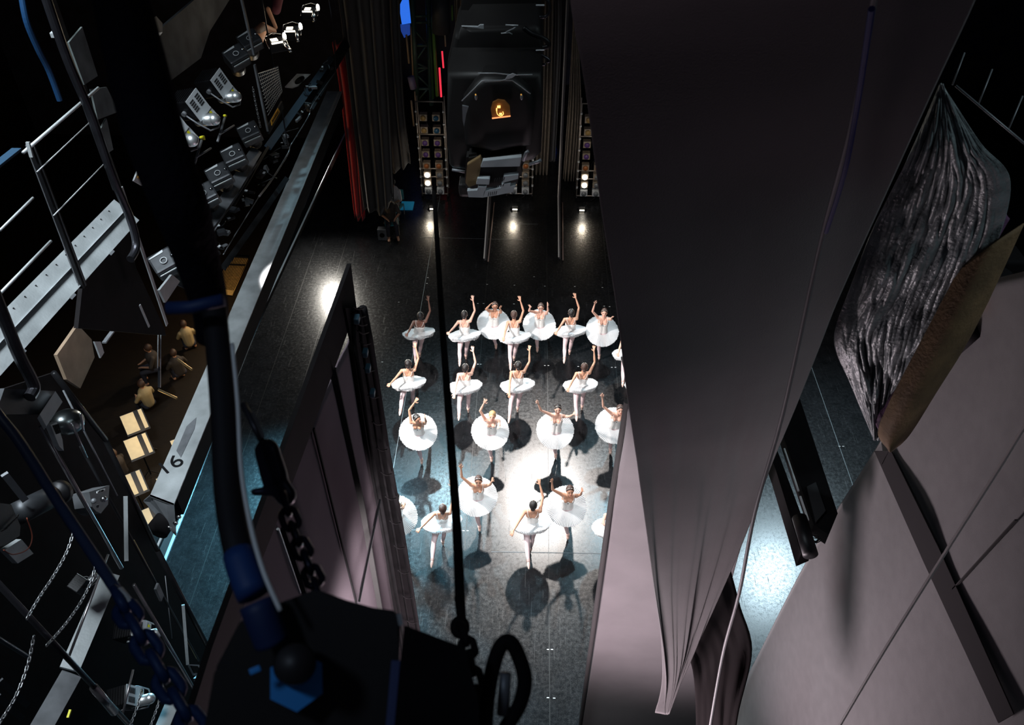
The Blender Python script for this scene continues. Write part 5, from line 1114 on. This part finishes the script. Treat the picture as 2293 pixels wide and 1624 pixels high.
# curved strap / hook arm
root = thing('lifting_arm', ond(520, 1100, 1.5), 'blurred thick dark curved lifting arm with blue sleeves and a highlight painted on its right edge', 'lifting arm')
ARM = [(445, 560, 2.0), (475, 660, 1.9), (490, 800, 1.8), (502, 950, 1.7), (510, 1100, 1.6), (535, 1240, 1.5), (575, 1350, 1.45), (610, 1440, 1.45)]
A0 = smoothp(D(*ARM), 6)
bm = nb(); tube(bm, A0[:6*5+2], .026, 14); link('dark_arm', bm, mat('arm_black', (.01, .009, .012), .6), root, True)
bm = nb(); tube(bm, A0[6*5:6*6], .0285, 14); link('blue_sleeve', bm, mat('sleeve_blue', (.01, .05, .2), .6), root, True)
bm = nb(); tube(bm, A0[6*6:], .03, 14); link('dark_blue_sleeve', bm, mat('sleeve_navy', (.008, .025, .1), .6), root, True)
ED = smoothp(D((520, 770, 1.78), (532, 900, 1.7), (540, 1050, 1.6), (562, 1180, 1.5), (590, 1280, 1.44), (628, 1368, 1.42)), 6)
bm = nb(); tube(bm, ED, .0042, 10); link('bright_edge', bm, mat('painted_highlight', (.9, .92, .9), .5, .0), root, True)  # highlight along the arm's right edge, put in as a pale tube
root = thing('thick_rope', ond(400, 350, 1.8), 'blurred very thick dark rope hanging down from the top left', 'rope')
bm = nb(); tube(bm, smoothp(D((150, -420, 1.4), (255, -60, 1.55), (300, 120, 1.6), (345, 300, 1.65), (400, 450, 1.7), (435, 560, 1.8), (470, 690, 1.9), (470, 760, 1.95)), 6), [.04+.018*math.sin(PI*k/36) for k in range(43)], 14); link('rope', bm, mat('rope_dark', (.006, .005, .009), .95, bump=.4, bscale=60, spec=.1), root, True)
bm = nb(); tube(bm, D((375, 690, 1.75), (430, 688, 1.75), (500, 672, 1.75)), .014, 10); link('blue_tie', bm, mat('tie_blue', (.008, .03, .12), .6), root, True)
root = thing('foreground_chain', ond(640, 1100, 1.9), 'blurred dark steel chain hanging beside the curved lifting arm', 'chain')
CH = mat('chain_navy', (.02, .02, .04), .35, .6)
bm = nb(); tube(bm, D((545, 905, 1.95), (585, 985, 1.9)), .008, 10); link('bright_strap', bm, mat('strap_dark', (.05, .05, .06), .4, .5), root, True)
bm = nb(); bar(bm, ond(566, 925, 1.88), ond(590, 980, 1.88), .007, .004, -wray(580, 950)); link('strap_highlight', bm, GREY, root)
bm = nb(); capsule(bm, ond(598, 1010, 1.9), ond(615, 1070, 1.9), .028, .03); capsule(bm, ond(615, 1070, 1.9), ond(640, 1110, 1.9), .024, .024); capsule(bm, ond(570, 1102, 1.9), ond(610, 1100, 1.9), .009, .012); o = link('shackle', bm, CH, root, True); remesh(o, .004)
bm = nb(); chain(bm, smoothp(D((635, 1110, 1.85), (655, 1180, 1.8), (680, 1240, 1.75), (700, 1290, 1.7), (715, 1340, 1.65)), 5), .055, .0075, .0165); link('links', bm, CH, root, True)
root = thing('sleeved_pipe', ond(150, 1130, 2.6), 'blurred blue sleeved pipe slanting down at the left with blue chain below', 'pipe')
bm = nb(); tube(bm, smoothp(D((-330, 480, 3.2), (-40, 880, 2.8), (40, 985, 2.7), (120, 1110, 2.6), (200, 1230, 2.5), (262, 1325, 2.4)), 6), .016, 12); link('pipe', bm, mat('sleeve_slate', (.03, .05, .12), .45), root, True)
bm = nb(); cyl(bm, ond(266, 1322, 2.38), ond(290, 1352, 2.36), .013, .013, 12); link('white_collar', bm, WHITE, root, True)
bm = nb(); chain(bm, smoothp(D((262, 1330, 2.4), (300, 1400, 2.3), (335, 1460, 2.25), (375, 1530, 2.2), (410, 1590, 2.15), (440, 1640, 2.1)), 6), .085, .014, .026); link('blue_chain', bm, mat('chain_blue', (.008, .035, .13), .55, .2), root, True)
# ------------------------------------------------------------------ light
wd = bpy.data.worlds.new('world'); sc.world = wd; wd.use_nodes = True
wd.node_tree.nodes['Background'].inputs[0].default_value = (.5, .55, .7, 1); wd.node_tree.nodes['Background'].inputs[1].default_value = .02
def light(kind, loc, tgt, energy, col, size=.3, ang=60, blend=.5, name='stage_and_fill_light'):
    d = bpy.data.lights.new(name, kind); d.energy = energy; d.color = col
    o = bpy.data.objects.new(name, d); C.objects.link(o); o.location = loc
    o.rotation_euler = (V(tgt)-V(loc)).to_track_quat('-Z', 'Y').to_euler()
    if kind == 'SPOT': d.spot_size = math.radians(ang); d.spot_blend = blend; d.shadow_soft_size = size
    elif kind == 'AREA': d.size = size; d.spread = math.radians(75)
    return o
# key: follow spots from the far side of the stage
light('SPOT', (.8, 23.2, 14), (.6, 12.0, 0), 12000, (1, .93, .88), .3, 32, .8)
light('SPOT', (-3.5, 24, 15), (-.2, 12, 0), 3000, (.5, .85, 1), .3, 42, .7)
light('SPOT', (4.5, 23, 15), (1.2, 11, 0), 3000, (.45, .82, 1), .3, 42, .7)
# side light from the proscenium side
light('SPOT', (-5.0, 12.8, 6.2), (.8, 13.0, .8), 4200, (1, .93, .9), .2, 85, .7)
light('SPOT', (-.9, 2, 10), (.3, 13.5, 1), 2300, (1, .95, .95), .3, 60, .7)  # added fill from the camera side for the dancers' faces
# left and right floor strips
light('SPOT', (-6.6, 22.6, 2.8), (-5.6, 15, 0), 900, (1, .95, .85), .2, 140, 1)
light('SPOT', (-5.6, 15.5, 4.6), (-5.2, 8, 0), 13000, (.25, .75, 1), .4, 85, .9)
light('SPOT', (9.5, 19, 13), (7, 11, 0), 5000, (.65, .88, 1), .5, 50, .8)
# mauve spill on curtains: added spots in place of light bounced off the stage
light('SPOT', (1.1, 5.5, 1.6), (xL, 4.6, 7.5), 480, (1, .74, .86), .8, 100, 1)
light('SPOT', (-.9, 2.6, 2.0), (2.0, 5.6, 5), 3200, (1, .84, .89), .8, 90, 1)
light('SPOT', (1.9, 5.9, 1.2), (5.5, 4.6, 6.5), 60, (.95, .9, 1), .6, 110, 1)
light('SPOT', (-1.2, .2, 16.0), ond(600, 1400, 1.5), 26, (.6, .76, 1), .15, 60, .7)  # cool fill added near the camera for the foreground rigging
# work light over the galleries
light('AREA', (-6, 5, 19), (-5, 7, 8), 420, (.85, .95, 1), 3)
light('AREA', (8.5, 3, 19), (4, 5, 10), 45, (.75, .95, 1), 1.5)
sc.view_settings.view_transform = 'Standard'; sc.view_settings.look = 'None'; sc.view_settings.exposure = 0; sc.view_settings.gamma = 1
sc.view_settings.use_curve_mapping = False
